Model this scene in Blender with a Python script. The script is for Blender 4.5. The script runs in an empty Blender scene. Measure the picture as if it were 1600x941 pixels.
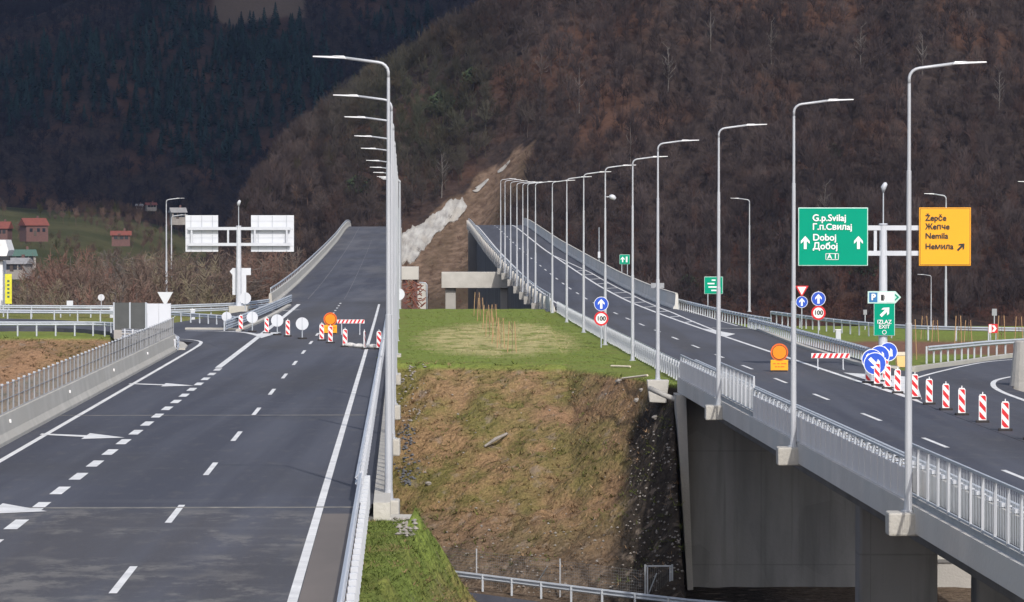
import bpy, math, random
import numpy as np
from mathutils import Vector, Matrix, noise as mnoise

random.seed(7); rng = np.random.default_rng(7)
R = math.radians
F = 5900.0; CAMZ = 20.0; HY = 336.0; HAZE = 0.00003           # focal length in photo pixels, camera height, horizon row
scene = bpy.context.scene
COL = scene.collection

# ---------------------------------------------------------------- camera, world, sun, exposure
cam_d = bpy.data.cameras.new('camera'); cam = bpy.data.objects.new('camera', cam_d); COL.objects.link(cam)
cam_d.sensor_width = 36; cam_d.lens = F / 1600 * 36; cam_d.clip_start = 1; cam_d.clip_end = 20000
cam.location = (0, 0, CAMZ); cam.rotation_euler = (R(90) - math.atan((470.5 - HY) / F), 0, 0)
scene.camera = cam
SAZ, SEL = 15.0, 40.0                          # sun: behind the camera, to the right
S = Vector((math.sin(R(SAZ)) * math.cos(R(SEL)), -math.cos(R(SAZ)) * math.cos(R(SEL)), math.sin(R(SEL))))
w = bpy.data.worlds.new('World'); scene.world = w; w.use_nodes = True
nt = w.node_tree; bg = nt.nodes['Background']
sky = nt.nodes.new('ShaderNodeTexSky'); sky.sky_type = 'NISHITA'; sky.sun_disc = False
sky.sun_elevation = R(SEL); sky.sun_rotation = math.atan2(S.x, S.y)
sky.air_density = 0.8; sky.dust_density = 3.0; sky.altitude = 300
hsv = nt.nodes.new('ShaderNodeHueSaturation'); hsv.inputs['Saturation'].default_value = 0.8; nt.links.new(sky.outputs[0], hsv.inputs['Color']); nt.links.new(hsv.outputs[0], bg.inputs[0]); bg.inputs[1].default_value = 0.15
sd = bpy.data.lights.new('sun', 'SUN'); sd.energy = 2.5; sd.angle = R(0.55); sd.color = (1.0, 0.955, 0.89)
so = bpy.data.objects.new('sun', sd); COL.objects.link(so); so.rotation_euler = S.to_track_quat('Z', 'Y').to_euler()
scene.view_settings.view_transform = 'Standard'; scene.view_settings.look = 'None'
scene.view_settings.exposure = 0.33; scene.view_settings.gamma = 1
scene.render.engine = 'CYCLES'

# ---------------------------------------------------------------- materials
MATS = {}
def mat(name, c, rough=0.7, metal=0.0, c2=None, scale=2.0, amt=0.5, bump=0.0, bscale=None, stretch=(1, 1, 1), c3=None, scale3=0.3, spec=0.5, emit=None):
    m = bpy.data.materials.new(name); m.use_nodes = True; n = m.node_tree; b = n.nodes['Principled BSDF']
    b.inputs['Roughness'].default_value = rough; b.inputs['Metallic'].default_value = metal
    b.inputs['Specular IOR Level'].default_value = spec
    c = tuple(c) + (1,)
    geo = n.nodes.new('ShaderNodeNewGeometry'); mp = n.nodes.new('ShaderNodeMapping'); mp.inputs['Scale'].default_value = stretch
    n.links.new(geo.outputs['Position'], mp.inputs['Vector'])
    def noise(s, d=5):
        t = n.nodes.new('ShaderNodeTexNoise'); t.inputs['Scale'].default_value = s; t.inputs['Detail'].default_value = d
        n.links.new(mp.outputs[0], t.inputs['Vector']); return t
    if c2 is None: c2 = tuple(x * 0.8 for x in c[:3])
    t = noise(scale); r = n.nodes.new('ShaderNodeValToRGB')
    r.color_ramp.elements[0].position = 0.5 - 0.35 * (1 - amt) - .05; r.color_ramp.elements[1].position = 0.5 + 0.35 * (1 - amt) + .05
    r.color_ramp.elements[0].color = c; r.color_ramp.elements[1].color = tuple(c2) + (1,)
    n.links.new(t.outputs['Fac'], r.inputs['Fac']); out = r.outputs['Color']
    if c3 is not None:
        t3 = noise(scale3, 3); r3 = n.nodes.new('ShaderNodeMapRange'); r3.inputs['From Min'].default_value = 0.45; r3.inputs['From Max'].default_value = 0.65
        n.links.new(t3.outputs['Fac'], r3.inputs['Value'])
        mx = n.nodes.new('ShaderNodeMix'); mx.data_type = 'RGBA'; n.links.new(r3.outputs[0], mx.inputs['Factor'])
        n.links.new(out, mx.inputs[6]); mx.inputs[7].default_value = tuple(c3) + (1,); out = mx.outputs[2]
    n.links.new(out, b.inputs['Base Color'])
    if bump:
        tb = noise(bscale or scale * 3); bn = n.nodes.new('ShaderNodeBump'); bn.inputs['Strength'].default_value = min(1, bump); bn.inputs['Distance'].default_value = 0.1 * max(1, bump)
        n.links.new(tb.outputs['Fac'], bn.inputs['Height']); n.links.new(bn.outputs[0], b.inputs['Normal'])
    MATS[name] = m
    return m

mat('galvanised', (0.46, 0.49, 0.53), 0.5, 0.1, (0.37, 0.40, 0.44), 1.5, 0.3)
mat('lamp_metal', (0.47, 0.485, 0.515), 0.45, 0.15, (0.40, 0.415, 0.44), 0.8, 0.3)
mat('lamp_head', (0.75, 0.76, 0.78), 0.35, 0.1)
mat('fence_sheet', (0.78, 0.73, 0.70), 0.6, 0.0, (0.68, 0.635, 0.61), 1.2, 0.4, stretch=(1, 1, .3))
mat('white_steel', (0.56, 0.58, 0.62), 0.45, 0.05, (0.47, 0.49, 0.53), 1.0, 0.3)
mat('sign_back', (0.60, 0.62, 0.66), 0.5, 0.0, (0.54, 0.56, 0.60), 0.6, 0.3)
mat('dark_seam', (0.30, 0.32, 0.34), 0.6)
mat('paint', (0.78, 0.78, 0.77), 0.6, 0, (0.55, 0.55, 0.55), 0.9, 0.7, c3=(0.66, 0.66, 0.65), scale3=6)
mat('paint_worn', (0.50, 0.50, 0.50), 0.7, 0, (0.25, 0.25, 0.26), 2.5, 0.6)
mat('rail_grey', (0.30, 0.31, 0.33), 0.6, 0.1, (0.24, 0.25, 0.27), 1, .4)
mat('trace', (0.17, 0.17, 0.175), 0.8, 0, (0.07, 0.07, 0.08), .25, .6)
mat('shoulder', (0.15, 0.13, 0.118), 0.9, 0, (0.12, 0.105, 0.097), .8, .6, stretch=(1, .3, 1))
mat('joint', (0.22, 0.21, 0.19), 0.9, 0, (0.10, 0.10, 0.10), 2.5, .6)
mat('concrete', (0.40, 0.385, 0.355), 0.85, 0, (0.30, 0.29, 0.27), 0.7, 0.4, 0.25, 9, c3=(0.33, 0.31, 0.29), scale3=0.25)
mat('concrete_pale', (0.50, 0.48, 0.44), 0.85, 0, (0.38, 0.365, 0.33), 0.8, 0.4, 0.25, 9, c3=(0.42, 0.40, 0.36), scale3=0.3)
mat('parapet_pale', (0.64, 0.60, 0.55), 0.85, 0, (0.47, 0.445, 0.41), .4, .5, .2, 5, c3=(0.54, 0.53, 0.50), scale3=.1)
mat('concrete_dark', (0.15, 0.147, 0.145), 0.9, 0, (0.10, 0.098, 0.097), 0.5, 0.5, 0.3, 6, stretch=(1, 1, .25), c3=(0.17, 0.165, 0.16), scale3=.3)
mat('sign_green', (0.0, 0.29, 0.175), 0.6, 0, (0.0, 0.27, 0.165), 1, .3, spec=.1)
mat('sign_yellow', (0.84, 0.37, 0.004), 0.6, 0, (0.80, 0.35, 0.004), 1, .3)
mat('sign_blue', (0.01, 0.075, 0.52), 0.45, 0, (0.01, 0.065, 0.46), 2, .3)
mat('sign_cyan', (0.02, 0.17, 0.42), 0.45)
mat('sign_white', (0.8, 0.8, 0.8), 0.5, 0, (0.74, 0.74, 0.74), 2, .3)
mat('sign_black', (0.02, 0.02, 0.02), 0.5)
mat('sign_red', (0.62, 0.012, 0.02), 0.5, 0, (0.55, 0.012, 0.02), 3, .3)
mat('pale_green', (0.55, 0.75, 0.68), 0.5)
mat('rubber', (0.035, 0.03, 0.03), 0.9)
mat('lamp_orange', (0.90, 0.26, 0.005), 0.35, 0, (0.85, 0.22, 0.005), 6, .3)
mat('lamp_rim', (0.75, 0.13, 0.01), 0.5)
mat('bin_yellow', (0.72, 0.50, 0.20), 0.6, 0, (0.66, 0.45, 0.18), 3, .4)
mat('bin_lid', (0.70, 0.62, 0.48), 0.6)
mat('barrier_panel', (0.085, 0.09, 0.09), 0.8, 0, (0.065, 0.07, 0.07), 2, .4)
mat('wood', (0.42, 0.27, 0.14), 0.85, 0, (0.33, 0.20, 0.10), 5, .5)
mat('sapling', (0.17, 0.09, 0.06), 0.9)
mat('brick', (0.14, 0.075, 0.068), 0.9, 0, (0.11, 0.06, 0.056), 1.5, .5)
mat('roof_red', (0.20, 0.058, 0.045), 0.9, 0, (0.15, 0.048, 0.04), 1, .5)
mat('roof_green', (0.07, 0.13, 0.11), 0.8)
mat('roof_grey', (0.27, 0.27, 0.28), 0.85, 0, (0.20, 0.20, 0.21), 1, .5)
mat('plaster', (0.30, 0.28, 0.26), 0.9, 0, (0.22, 0.20, 0.19), 1, .5)
mat('white_plaster', (0.78, 0.78, 0.78), 0.7)
mat('glass', (0.03, 0.035, 0.045), 0.15)
mat('shop_yellow', (0.70, 0.66, 0.04), 0.5)
mat('bark', (0.095, 0.075, 0.065), 0.95, 0, (0.065, 0.052, 0.046), 3, .5)
mat('bark_pale', (0.15, 0.135, 0.125), 0.95, 0, (0.11, 0.10, 0.09), 3, .5)
mat('twig_brown', (0.125, 0.088, 0.070), 0.95, 0, (0.12, 0.08, 0.062), .4, .5)
mat('twig_red', (0.13, 0.078, 0.062), 0.95, 0, (0.15, 0.08, 0.06), .4, .5)
mat('twig_grey', (0.14, 0.115, 0.10), 0.95, 0, (0.105, 0.088, 0.078), .4, .5)
mat('twig_olive', (0.16, 0.135, 0.095), 0.95, 0, (0.14, 0.115, 0.07), .4, .5)
mat('ivy', (0.035, 0.055, 0.022), 0.9, 0, (0.025, 0.04, 0.018), 1, .5)
mat('rock_pale', (0.42, 0.415, 0.40), 0.95, 0, (0.22, 0.21, 0.20), 0.30, .6, 1.0, 1.2, stretch=(1.8, 1, .35), c3=(0.33, 0.31, 0.28), scale3=.16)
mat('stone', (0.34, 0.31, 0.28), 0.95, 0, (0.20, 0.185, 0.17), 3, .5, .4, 12)
mat('slate', (0.12, 0.125, 0.14), 0.9, 0, (0.10, 0.105, 0.12), 3, .5, .4, 12)
mat('rust', (0.24, 0.075, 0.045), 0.9, 0, (0.15, 0.06, 0.04), 4, .6)
mat('cloud_white', (0.8, 0.8, 0.8), 1.0)
mat('sack', (0.55, 0.54, 0.52), 0.9, 0, (0.42, 0.41, 0.40), 5, .5)
mat('mesh_wire', (0.22, 0.22, 0.22), 0.6, .3)

class NG:                                         # tiny node helper
    def __init__(s, name):
        s.m = bpy.data.materials.new(name); s.m.use_nodes = True; s.n = s.m.node_tree; s.b = s.n.nodes['Principled BSDF']
        s.geo = s.n.nodes.new('ShaderNodeNewGeometry'); s.pos = s.geo.outputs['Position']
        MATS[name] = s.m
    def node(s, t, **k):
        q = s.n.nodes.new(t)
        for a, v in k.items(): setattr(q, a, v)
        return q
    def link(s, a, b): s.n.links.new(a, b)
    def noise(s, scale, detail=4, stretch=None, rough=.55):
        t = s.node('ShaderNodeTexNoise'); t.inputs['Scale'].default_value = scale; t.inputs['Detail'].default_value = detail; t.inputs['Roughness'].default_value = rough
        if stretch:
            mp = s.node('ShaderNodeMapping'); mp.inputs['Scale'].default_value = stretch; s.link(s.pos, mp.inputs[0]); s.link(mp.outputs[0], t.inputs['Vector'])
        else: s.link(s.pos, t.inputs['Vector'])
        return t.outputs['Fac']
    def rng(s, v, a, b, c=0., d=1., smooth=False):
        q = s.node('ShaderNodeMapRange'); q.clamp = True
        if smooth: q.interpolation_type = 'SMOOTHSTEP'
        s.link(v, q.inputs['Value'])
        for i, x in zip(('From Min', 'From Max', 'To Min', 'To Max'), (a, b, c, d)): q.inputs[i].default_value = x
        return q.outputs[0]
    def math(s, op, a, b=None):
        q = s.node('ShaderNodeMath', operation=op)
        for i, x in enumerate((a, b)):
            if x is None: continue
            if isinstance(x, (int, float)): q.inputs[i].default_value = x
            else: s.link(x, q.inputs[i])
        return q.outputs[0]
    def mix(s, f, a, b, blend='MIX'):
        q = s.node('ShaderNodeMix', data_type='RGBA', blend_type=blend)
        if isinstance(f, (int, float)): q.inputs[0].default_value = f
        else: s.link(f, q.inputs[0])
        for i, x in ((6, a), (7, b)):
            if isinstance(x, tuple): q.inputs[i].default_value = x + (1,)
            else: s.link(x, q.inputs[i])
        return q.outputs[2]
    def xyz(s, v=None):
        q = s.node('ShaderNodeSeparateXYZ'); s.link(v or s.pos, q.inputs[0]); return q.outputs
    def bump(s, h, strength=.5, dist=.1):
        q = s.node('ShaderNodeBump'); q.inputs['Strength'].default_value = strength; q.inputs['Distance'].default_value = dist
        s.link(h, q.inputs['Height']); s.link(q.outputs[0], s.b.inputs['Normal'])
    def out(s, c, rough=.9, spec=.3):
        s.link(c, s.b.inputs['Base Color']); s.b.inputs['Roughness'].default_value = rough; s.b.inputs['Specular IOR Level'].default_value = spec

def asphalt(name, bands):
    """bands: list of (y, warmth 0..1) along the road; warm = older brownish grey paving, cool = fresh bluish paving"""
    g = NG(name); x, y, z = g.xyz()
    yy = g.math('ADD', y, g.math('MULTIPLY', g.math('SUBTRACT', g.noise(.35, 3), .5), 4.0))
    r = g.node('ShaderNodeValToRGB'); r.color_ramp.interpolation = 'LINEAR'
    g.link(g.rng(yy, 50, 900), r.inputs['Fac']); el = r.color_ramp.elements
    for i, (p, v) in enumerate(bands):
        q = (p - 50) / 850
        e = el[i] if i < 2 else el.new(q)
        e.position = q; e.color = (v, v, v, 1)
    cool = (0.036, 0.040, 0.060); warm = (0.062, 0.060, 0.066)
    c = g.mix(r.outputs[0], cool, warm)
    st = g.noise(1.0, 4, (.55, .012, 1))
    c = g.mix(g.rng(st, .40, .62, 0, .7), c, (0.080, 0.085, 0.108))
    pt = g.noise(.13, 5, (1, .35, 1))
    c = g.mix(g.rng(pt, .50, .68, 0, .6), c, (0.044, 0.043, 0.048))
    cr = g.noise(.6, 5, (.08, .6, 1)); c = g.mix(g.rng(cr, .62, .70, 0, .22), c, (0.13, 0.13, 0.135))
    dust = g.noise(2.2, 6, (1, .25, 1)); c = g.mix(g.rng(dust, .55, .75, 0, .30), c, (0.14, 0.128, 0.115))
    if name == 'asphalt_left':                     # dusty scuffs on the older paving before the bridge
        sc = g.math('MULTIPLY', g.rng(g.noise(1.1, 7, (.55, .30, 1), .75), .48, .58), g.math('MULTIPLY', g.rng(g.noise(.20, 3), .40, .52), g.rng(y, 97, 99.5, 1, 0)))
        c = g.mix(g.math('MULTIPLY', sc, .6), c, (0.19, 0.18, 0.165))
        sc2 = g.math('MULTIPLY', g.rng(g.noise(.12, 5, (1, .18, 1), .7), .46, .62), g.rng(y, 360, 372, 0, 1))
        c = g.mix(g.math('MULTIPLY', sc2, .45), c, (0.15, 0.147, 0.15))
    c = g.mix(g.rng(g.noise(14, 5, rough=.8), .35, .65, 0, .22), c, (0.13, 0.132, 0.145))
    g.out(c, .85, .3); g.bump(g.noise(25, 3), .35, .02)
asphalt('asphalt_left', [(50, .95), (900, .35), (98.5, .9), (99.5, .22), (190, .12), (226, .3), (229, .75), (262, .85), (268, .35), (286, .4), (292, .95), (362, .95), (366, .12), (560, .1), (640, .5)])
asphalt('asphalt_right', [(50, .15), (900, .4), (182, .12), (188, .8), (216, .7), (226, .45), (232, .95), (300, .9), (345, .6), (350, .25), (500, .15), (600, .45)])
asphalt('asphalt_side', [(50, .5), (900, .8), (180, .35), (260, .5)])

def formed_concrete():
    g = NG('concrete_formed'); x, y, z = g.xyz()
    c = g.mix(g.rng(g.noise(.6, 5, (1, 1, .2)), .35, .65), (0.27, 0.265, 0.26), (0.18, 0.177, 0.174))
    c = g.mix(g.rng(g.noise(1.3, 5, (2, 2, .08)), .55, .72, 0, .6), c, (0.12, 0.118, 0.115))
    def seam(v, p, w_): return g.math('LESS_THAN', g.math('ABSOLUTE', g.math('SUBTRACT', g.math('FRACT', g.math('DIVIDE', v, p)), .5)), w_ / p)
    c = g.mix(g.math('MULTIPLY', g.math('MAXIMUM', seam(z, 5.6, .03), seam(x, 4.9, .02)), .35), c, (0.10, 0.10, 0.10))
    pt = g.node('ShaderNodeTexVoronoi'); pt.inputs['Scale'].default_value = .4; g.link(g.pos, pt.inputs['Vector'])
    q = g.xyz(pt.outputs['Color']); c = g.mix(g.math('MULTIPLY', q[0], .25), c, (0.32, 0.315, 0.305))
    g.out(c, .92, .2); g.bump(g.noise(6, 4), .3, .05)
formed_concrete()

def ground_material():
    g = NG('ground'); x, y, z = g.xyz(); nx, ny, nz = g.xyz(g.geo.outputs['Normal'])
    fine = g.noise(2.2, 8, rough=.65); mid = g.noise(.30, 5); big = g.noise(.07, 4); grain = g.noise(7, 6, (1.4, 1.0, .55), rough=.7)
    green = g.mix(fine, (0.125, 0.180, 0.032), (0.230, 0.270, 0.070))
    green = g.mix(g.rng(mid, .45, .66, 0, .55), green, (0.17, 0.165, 0.05))
    dry = g.mix(g.rng(grain, .3, .7), (0.155, 0.098, 0.050), (0.36, 0.235, 0.130))
    olive = g.mix(g.rng(grain, .3, .7), (0.095, 0.092, 0.028), (0.23, 0.19, 0.075))
    slope = g.mix(g.rng(g.noise(.22, 6, (1, .6, 1.4), .65), .42, .56), dry, olive)
    slope = g.mix(g.rng(big, .46, .60, 0, .65), slope, g.mix(grain, (0.165, 0.095, 0.058), (0.34, 0.205, 0.135)))
    earth = g.mix(g.rng(fine, .35, .65), (0.085, 0.060, 0.042), (0.20, 0.15, 0.11))
    low = g.rng(g.math('ADD', z, g.math('MULTIPLY', g.math('SUBTRACT', mid, .5), 3.0)), 2.6, 5.0, 1, 0)
    slope = g.mix(low, slope, earth)
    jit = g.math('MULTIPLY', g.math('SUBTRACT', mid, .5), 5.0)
    shadow_soil = g.rng(g.math('ADD', g.math('ADD', x, g.math('MULTIPLY', jit, .35)), g.math('MULTIPLY', g.math('SUBTRACT', 11.0, z), .28)), 6.5, 7.2)  # dark rocky soil, with the right bridge's cast shadow painted into its colour
    shadow_soil = g.math('MULTIPLY', shadow_soil, g.math('MULTIPLY', g.rng(y, 160, 165), g.rng(x, 12, 14, 1, 0)))
    slope = g.mix(shadow_soil, slope, g.mix(g.rng(fine, .35, .7), (0.026, 0.021, 0.017), (0.075, 0.060, 0.048)))
    flat = g.math('MAXIMUM', g.rng(g.math('ADD', z, g.math('MULTIPLY', jit, .06)), 11.28, 11.48), g.math('MULTIPLY', g.rng(g.math('ADD', y, jit), 212, 216), g.rng(x, -14, -13)))
    # near bank beside the left road is greener
    near = g.math('MULTIPLY', g.rng(y, 105, 112, 1, 0), g.rng(g.math('ADD', z, g.math('MULTIPLY', jit, .5)), 9.4, 11.0))
    straw = g.mix(fine, (0.50, 0.42, 0.22), (0.36, 0.33, 0.14))
    def spot(cx, cy, rx, ry, soft=.45):
        a = g.math('POWER', g.math('ABSOLUTE', g.math('DIVIDE', g.math('SUBTRACT', g.math('ADD', x, g.math('MULTIPLY', jit, .5)), cx), rx)), 2)
        b = g.math('POWER', g.math('ABSOLUTE', g.math('DIVIDE', g.math('SUBTRACT', g.math('ADD', y, g.math('MULTIPLY', jit, 4)), cy), ry)), 2)
        return g.rng(g.math('ADD', a, b), 1 - soft, 1 + soft, 1, 0)
    fl = g.mix(g.math('MULTIPLY', spot(-1.0, 262, 5.2, 36), g.rng(g.noise(.9, 5, (1, .3, 1)), .36, .56)), green, straw)
    soil = g.mix(fine, (0.16, 0.085, 0.060), (0.24, 0.13, 0.09))
    fl = g.mix(spot(30, 246, 17, 15), fl, soil)
    c = g.mix(g.math('MAXIMUM', flat, near), slope, fl)
    dirt = g.rng(g.noise(1.1, 5), .58, .68, 0, .6); c = g.mix(g.math('MULTIPLY', dirt, g.rng(flat, 0, 1, 1, 0)), c, (0.24, 0.19, 0.15))
    far = g.rng(y, 350, 400); c = g.mix(far, c, g.mix(fine, (0.06, 0.055, 0.03), (0.11, 0.09, 0.05)))
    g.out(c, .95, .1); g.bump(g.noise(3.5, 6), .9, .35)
ground_material()

def hill_material():
    g = NG('hill_floor'); x, y, z = g.xyz()
    fine = g.noise(.5, 6); mid = g.noise(.03, 5); big = g.noise(.008, 4)
    litter = g.mix(g.rng(fine, .35, .65), (0.026, 0.021, 0.020), (0.050, 0.037, 0.033))
    litter = g.mix(g.rng(mid, .5, .65, 0, .5), litter, (0.110, 0.055, 0.035))
    at = g.node('ShaderNodeAttribute'); at.attribute_name = 'cover'; sc, gr, fm = g.xyz(at.outputs['Vector'])
    tan = g.mix(g.rng(fine, .35, .65), (0.095, 0.064, 0.046), (0.185, 0.130, 0.096))
    tan = g.mix(g.rng(g.noise(.06, 5, (1, .4, .6)), .45, .6), tan, (0.085, 0.062, 0.042))
    field = g.mix(g.rng(g.noise(.02, 5), .4, .6), (0.050, 0.056, 0.025), (0.088, 0.084, 0.042))
    field = g.mix(g.rng(g.noise(.25, 5), .5, .7, 0, .6), field, (0.06, 0.055, 0.03))
    bald = g.mix(fine, (0.10, 0.075, 0.055), (0.15, 0.11, 0.085))
    c = g.mix(sc, litter, tan); c = g.mix(gr, c, field); c = g.mix(fm, c, bald)
    g.out(c, 1.0, .05); g.bump(fine, .8, 1.0)
hill_material()

def tint_material(name, a, b):
    g = NG(name); at = g.node('ShaderNodeAttribute'); at.attribute_name = 'tint'
    g.out(g.mix(1.0, g.mix(g.noise(.3, 3), a, b), at.outputs['Color'], 'MULTIPLY'), 1.0, .05)
tint_material('wood_twigs', (0.043, 0.034, 0.034), (0.067, 0.051, 0.048))
tint_material('needles', (0.020, 0.046, 0.036), (0.032, 0.064, 0.046))
tint_material('blades', (1, 1, 1), (.8, .8, .8))

# ---------------------------------------------------------------- object helpers
def tag(o, label=None, cat=None, group=None, kind=None):
    if label: o['label'] = label
    if cat: o['category'] = cat
    if group: o['group'] = group
    if kind: o['kind'] = kind
    return o
def empty(name, loc, rz=0, label=None, cat=None, group=None):
    o = bpy.data.objects.new(name, None); COL.objects.link(o); o.location = loc; o.rotation_euler = (0, 0, rz); o.empty_display_size = .3
    return tag(o, label, cat, group)
def copy_tree(o, parent=None):
    c = o.copy(); COL.objects.link(c); c.parent = parent
    for ch in o.children: copy_tree(ch, c)
    return c
def place_copy(src, loc, label, rz=None, scale=None):
    c = copy_tree(src); c.location = loc
    if rz is not None: c.rotation_euler = (0, 0, rz)
    if scale is not None: c.scale = (scale,) * 3 if isinstance(scale, (int, float)) else scale
    c['label'] = label
    return c

class MB:
    def __init__(s): s.v = []; s.f = []; s.mi = []; s.cur = 0
    def add(s, vs, fs):
        o = len(s.v); s.v += [tuple(v) for v in vs]; s.f += [tuple(o + i for i in f) for f in fs]; s.mi += [s.cur] * len(fs); return s
    def use(s, i): s.cur = i; return s
    def box(s, c, d, rz=0, M=None):
        hx, hy, hz = d[0] / 2, d[1] / 2, d[2] / 2; vs = []
        for sx, sy, sz in ((-1, -1, -1), (1, -1, -1), (1, 1, -1), (-1, 1, -1), (-1, -1, 1), (1, -1, 1), (1, 1, 1), (-1, 1, 1)):
            p = Vector((sx * hx, sy * hy, sz * hz))
            if M is not None: p = M @ p
            p = Matrix.Rotation(rz, 3, 'Z') @ p
            vs.append(p + Vector(c))
        return s.add(vs, [(0, 3, 2, 1), (4, 5, 6, 7), (0, 1, 5, 4), (1, 2, 6, 5), (2, 3, 7, 6), (3, 0, 4, 7)])
    def tube(s, pts, r, n=8, cap=True):
        pts = [Vector(p) for p in pts]; rs = r if isinstance(r, (list, tuple)) else [r] * len(pts); vs = []; fs = []
        for i, p in enumerate(pts):
            d = (pts[min(i + 1, len(pts) - 1)] - pts[max(i - 1, 0)]).normalized()
            a = d.cross(Vector((0, 1, 0)) if abs(d.y) < .9 else Vector((1, 0, 0))).normalized(); b = d.cross(a)
            for k in range(n):
                t = 2 * math.pi * k / n; vs.append(p + (a * math.cos(t) + b * math.sin(t)) * rs[i])
        for i in range(len(pts) - 1):
            for k in range(n):
                q = (k + 1) % n; fs.append((i * n + k, i * n + q, (i + 1) * n + q, (i + 1) * n + k))
        if cap: fs.append(tuple(range(n - 1, -1, -1))); fs.append(tuple(range((len(pts) - 1) * n, len(pts) * n)))
        return s.add(vs, fs)
    def poly(s, pts, t=None, d=(0, 1, 0)):
        """flat polygon, or a prism of thickness t along d"""
        pts = [Vector(p) for p in pts]; n = len(pts)
        if t is None: return s.add(pts, [tuple(range(n))])
        q = [p + Vector(d) * t for p in pts]
        return s.add(pts + q, [tuple(range(n)), tuple(range(2 * n - 1, n - 1, -1))] + [(i, n + i, n + (i + 1) % n, (i + 1) % n) for i in range(n)])
    def disc(s, c, r, t=.03, n=28, axis='y'):
        vs = [Vector((c[0] + r * math.cos(2 * math.pi * k / n), c[1], c[2] + r * math.sin(2 * math.pi * k / n))) for k in range(n)]
        return s.poly(vs, t)
    def ring(s, c, r0, r1, t=.01, n=28):
        for k in range(n):
            a, b = 2 * math.pi * k / n, 2 * math.pi * (k + 1) / n
            P = lambda r, q: (c[0] + r * math.cos(q), c[1], c[2] + r * math.sin(q))
            s.add([P(r0, a), P(r1, a), P(r1, b), P(r0, b)], [(0, 1, 2, 3)])
        return s
    def sweep(s, prof, path, closed=True, cap=True):
        """prof: list of (lateral, up); path: list of points; lateral = to the right of travel"""
        path = [Vector(p) for p in path]; n = len(prof); vs = []; fs = []
        for i, p in enumerate(path):
            d = path[min(i + 1, len(path) - 1)] - path[max(i - 1, 0)]; d.z = 0; d.normalize(); l = Vector((d.y, -d.x, 0))
            for (a, b) in prof: vs.append(p + l * a + Vector((0, 0, b)))
        for i in range(len(path) - 1):
            for k in range(n if closed else n - 1):
                q = (k + 1) % n; fs.append((i * n + k, (i + 1) * n + k, (i + 1) * n + q, i * n + q))
        if closed and cap: fs.append(tuple(range(n))); fs.append(tuple(range((len(path) - 1) * n + n - 1, (len(path) - 1) * n - 1, -1)))
        return s.add(vs, fs)
    def ribbon(s, A, B):
        n = len(A); return s.add(list(A) + list(B), [(i, n + i, n + i + 1, i + 1) for i in range(n - 1)])
    def build(s, name, m, parent=None, smooth=False, bevel=0):
        me = bpy.data.meshes.new(name); me.from_pydata(s.v, [], s.f)
        ms = m if isinstance(m, (list, tuple)) else [m]
        for q in ms: me.materials.append(MATS[q])
        if len(ms) > 1: me.polygons.foreach_set('material_index', s.mi)
        if smooth: me.polygons.foreach_set('use_smooth', [True] * len(me.polygons))
        me.validate(); me.update()
        o = bpy.data.objects.new(name, me); COL.objects.link(o)
        if parent: o.parent = parent
        if bevel:
            b = o.modifiers.new('b', 'BEVEL'); b.width = bevel; b.segments = 2; b.limit_method = 'ANGLE'
        return o

def text_part(txt, size, loc, m, parent, name='lettering', bold=0.012, align='LEFT', sx=1.0):
    """raised lettering facing the camera side (-Y)"""
    cu = bpy.data.curves.new('t', 'FONT'); cu.body = txt.translate(str.maketrans('еоаСјН', 'eoaCjH')); cu.size = size; cu.align_x = align; cu.align_y = 'CENTER';  cu.space_line = .95
    to = bpy.data.objects.new('t', cu); COL.objects.link(to); bpy.context.view_layer.update()
    me = bpy.data.meshes.new_from_object(to.evaluated_get(bpy.context.evaluated_depsgraph_get()))
    bpy.data.objects.remove(to); bpy.data.curves.remove(cu)
    if bold:
        import bmesh
        bm = bmesh.new(); bm.from_mesh(me)
        for k_, dx_, dy_ in ((1, bold, 0), (2, -bold, 0), (3, 0, bold), (4, 0, -bold)):
            m_ = me.copy(); m_.transform(Matrix.Translation((dx_, dy_, .002 * k_))); bm.from_mesh(m_)
        bm.to_mesh(me); bm.free()
    me.transform(Matrix.Translation((loc[0], loc[1] - .02, loc[2])) @ Matrix.Rotation(R(90), 4, 'X') @ Matrix.Scale(sx, 4, (1, 0, 0)))
    me.materials.clear(); me.materials.append(MATS[m])
    o = bpy.data.objects.new(name, me); COL.objects.link(o); o.parent = parent
    return o

# ---------------------------------------------------------------- road geometry
YS = np.arange(0, 1001.0)
def profile(pts):
    p = np.interp(YS, [a for a, b in pts], [b for a, b in pts]); k = np.exp(-.5 * (np.arange(-40, 41) / 14) ** 2); k /= k.sum()
    return np.convolve(np.pad(p, 40, mode='edge'), k, 'valid')
DL = profile([(0, 7.5), (60, 7.6), (97, 7.68), (227, 8.12), (300, 8.3), (365, 8.35), (430, 7.95), (500, 7.25), (600, 6.1), (700, 4.75), (790, 3.1), (835, 2.55), (870, 2.65), (1000, 5)])
DR = profile([(0, 7.7), (60, 7.78), (114, 7.9), (168, 8.1), (243, 8.38), (310, 8.6), (373, 8.6), (430, 8.1), (496, 7.1), (605, 5.3), (690, 3.5), (745, 2.35), (775, 2.0), (800, 2.1), (1000, 6)])
XL = lambda y: -.43 - .029 * y
XR = lambda y: 13.53 - .029 * y
zL = lambda y: CAMZ - float(np.interp(y, YS, DL))
zR = lambda y: CAMZ - float(np.interp(y, YS, DR))
def PL(y, o, up=0): return (XL(y) + o, y, zL(y) + up)
def PR(y, o, up=0): return (XR(y) + o, y, zR(y) + up)
def steps(a, b, d): n = max(1, int(round(abs(b - a) / d))); return [a + (b - a) * i / n for i in range(n + 1)]
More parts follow.
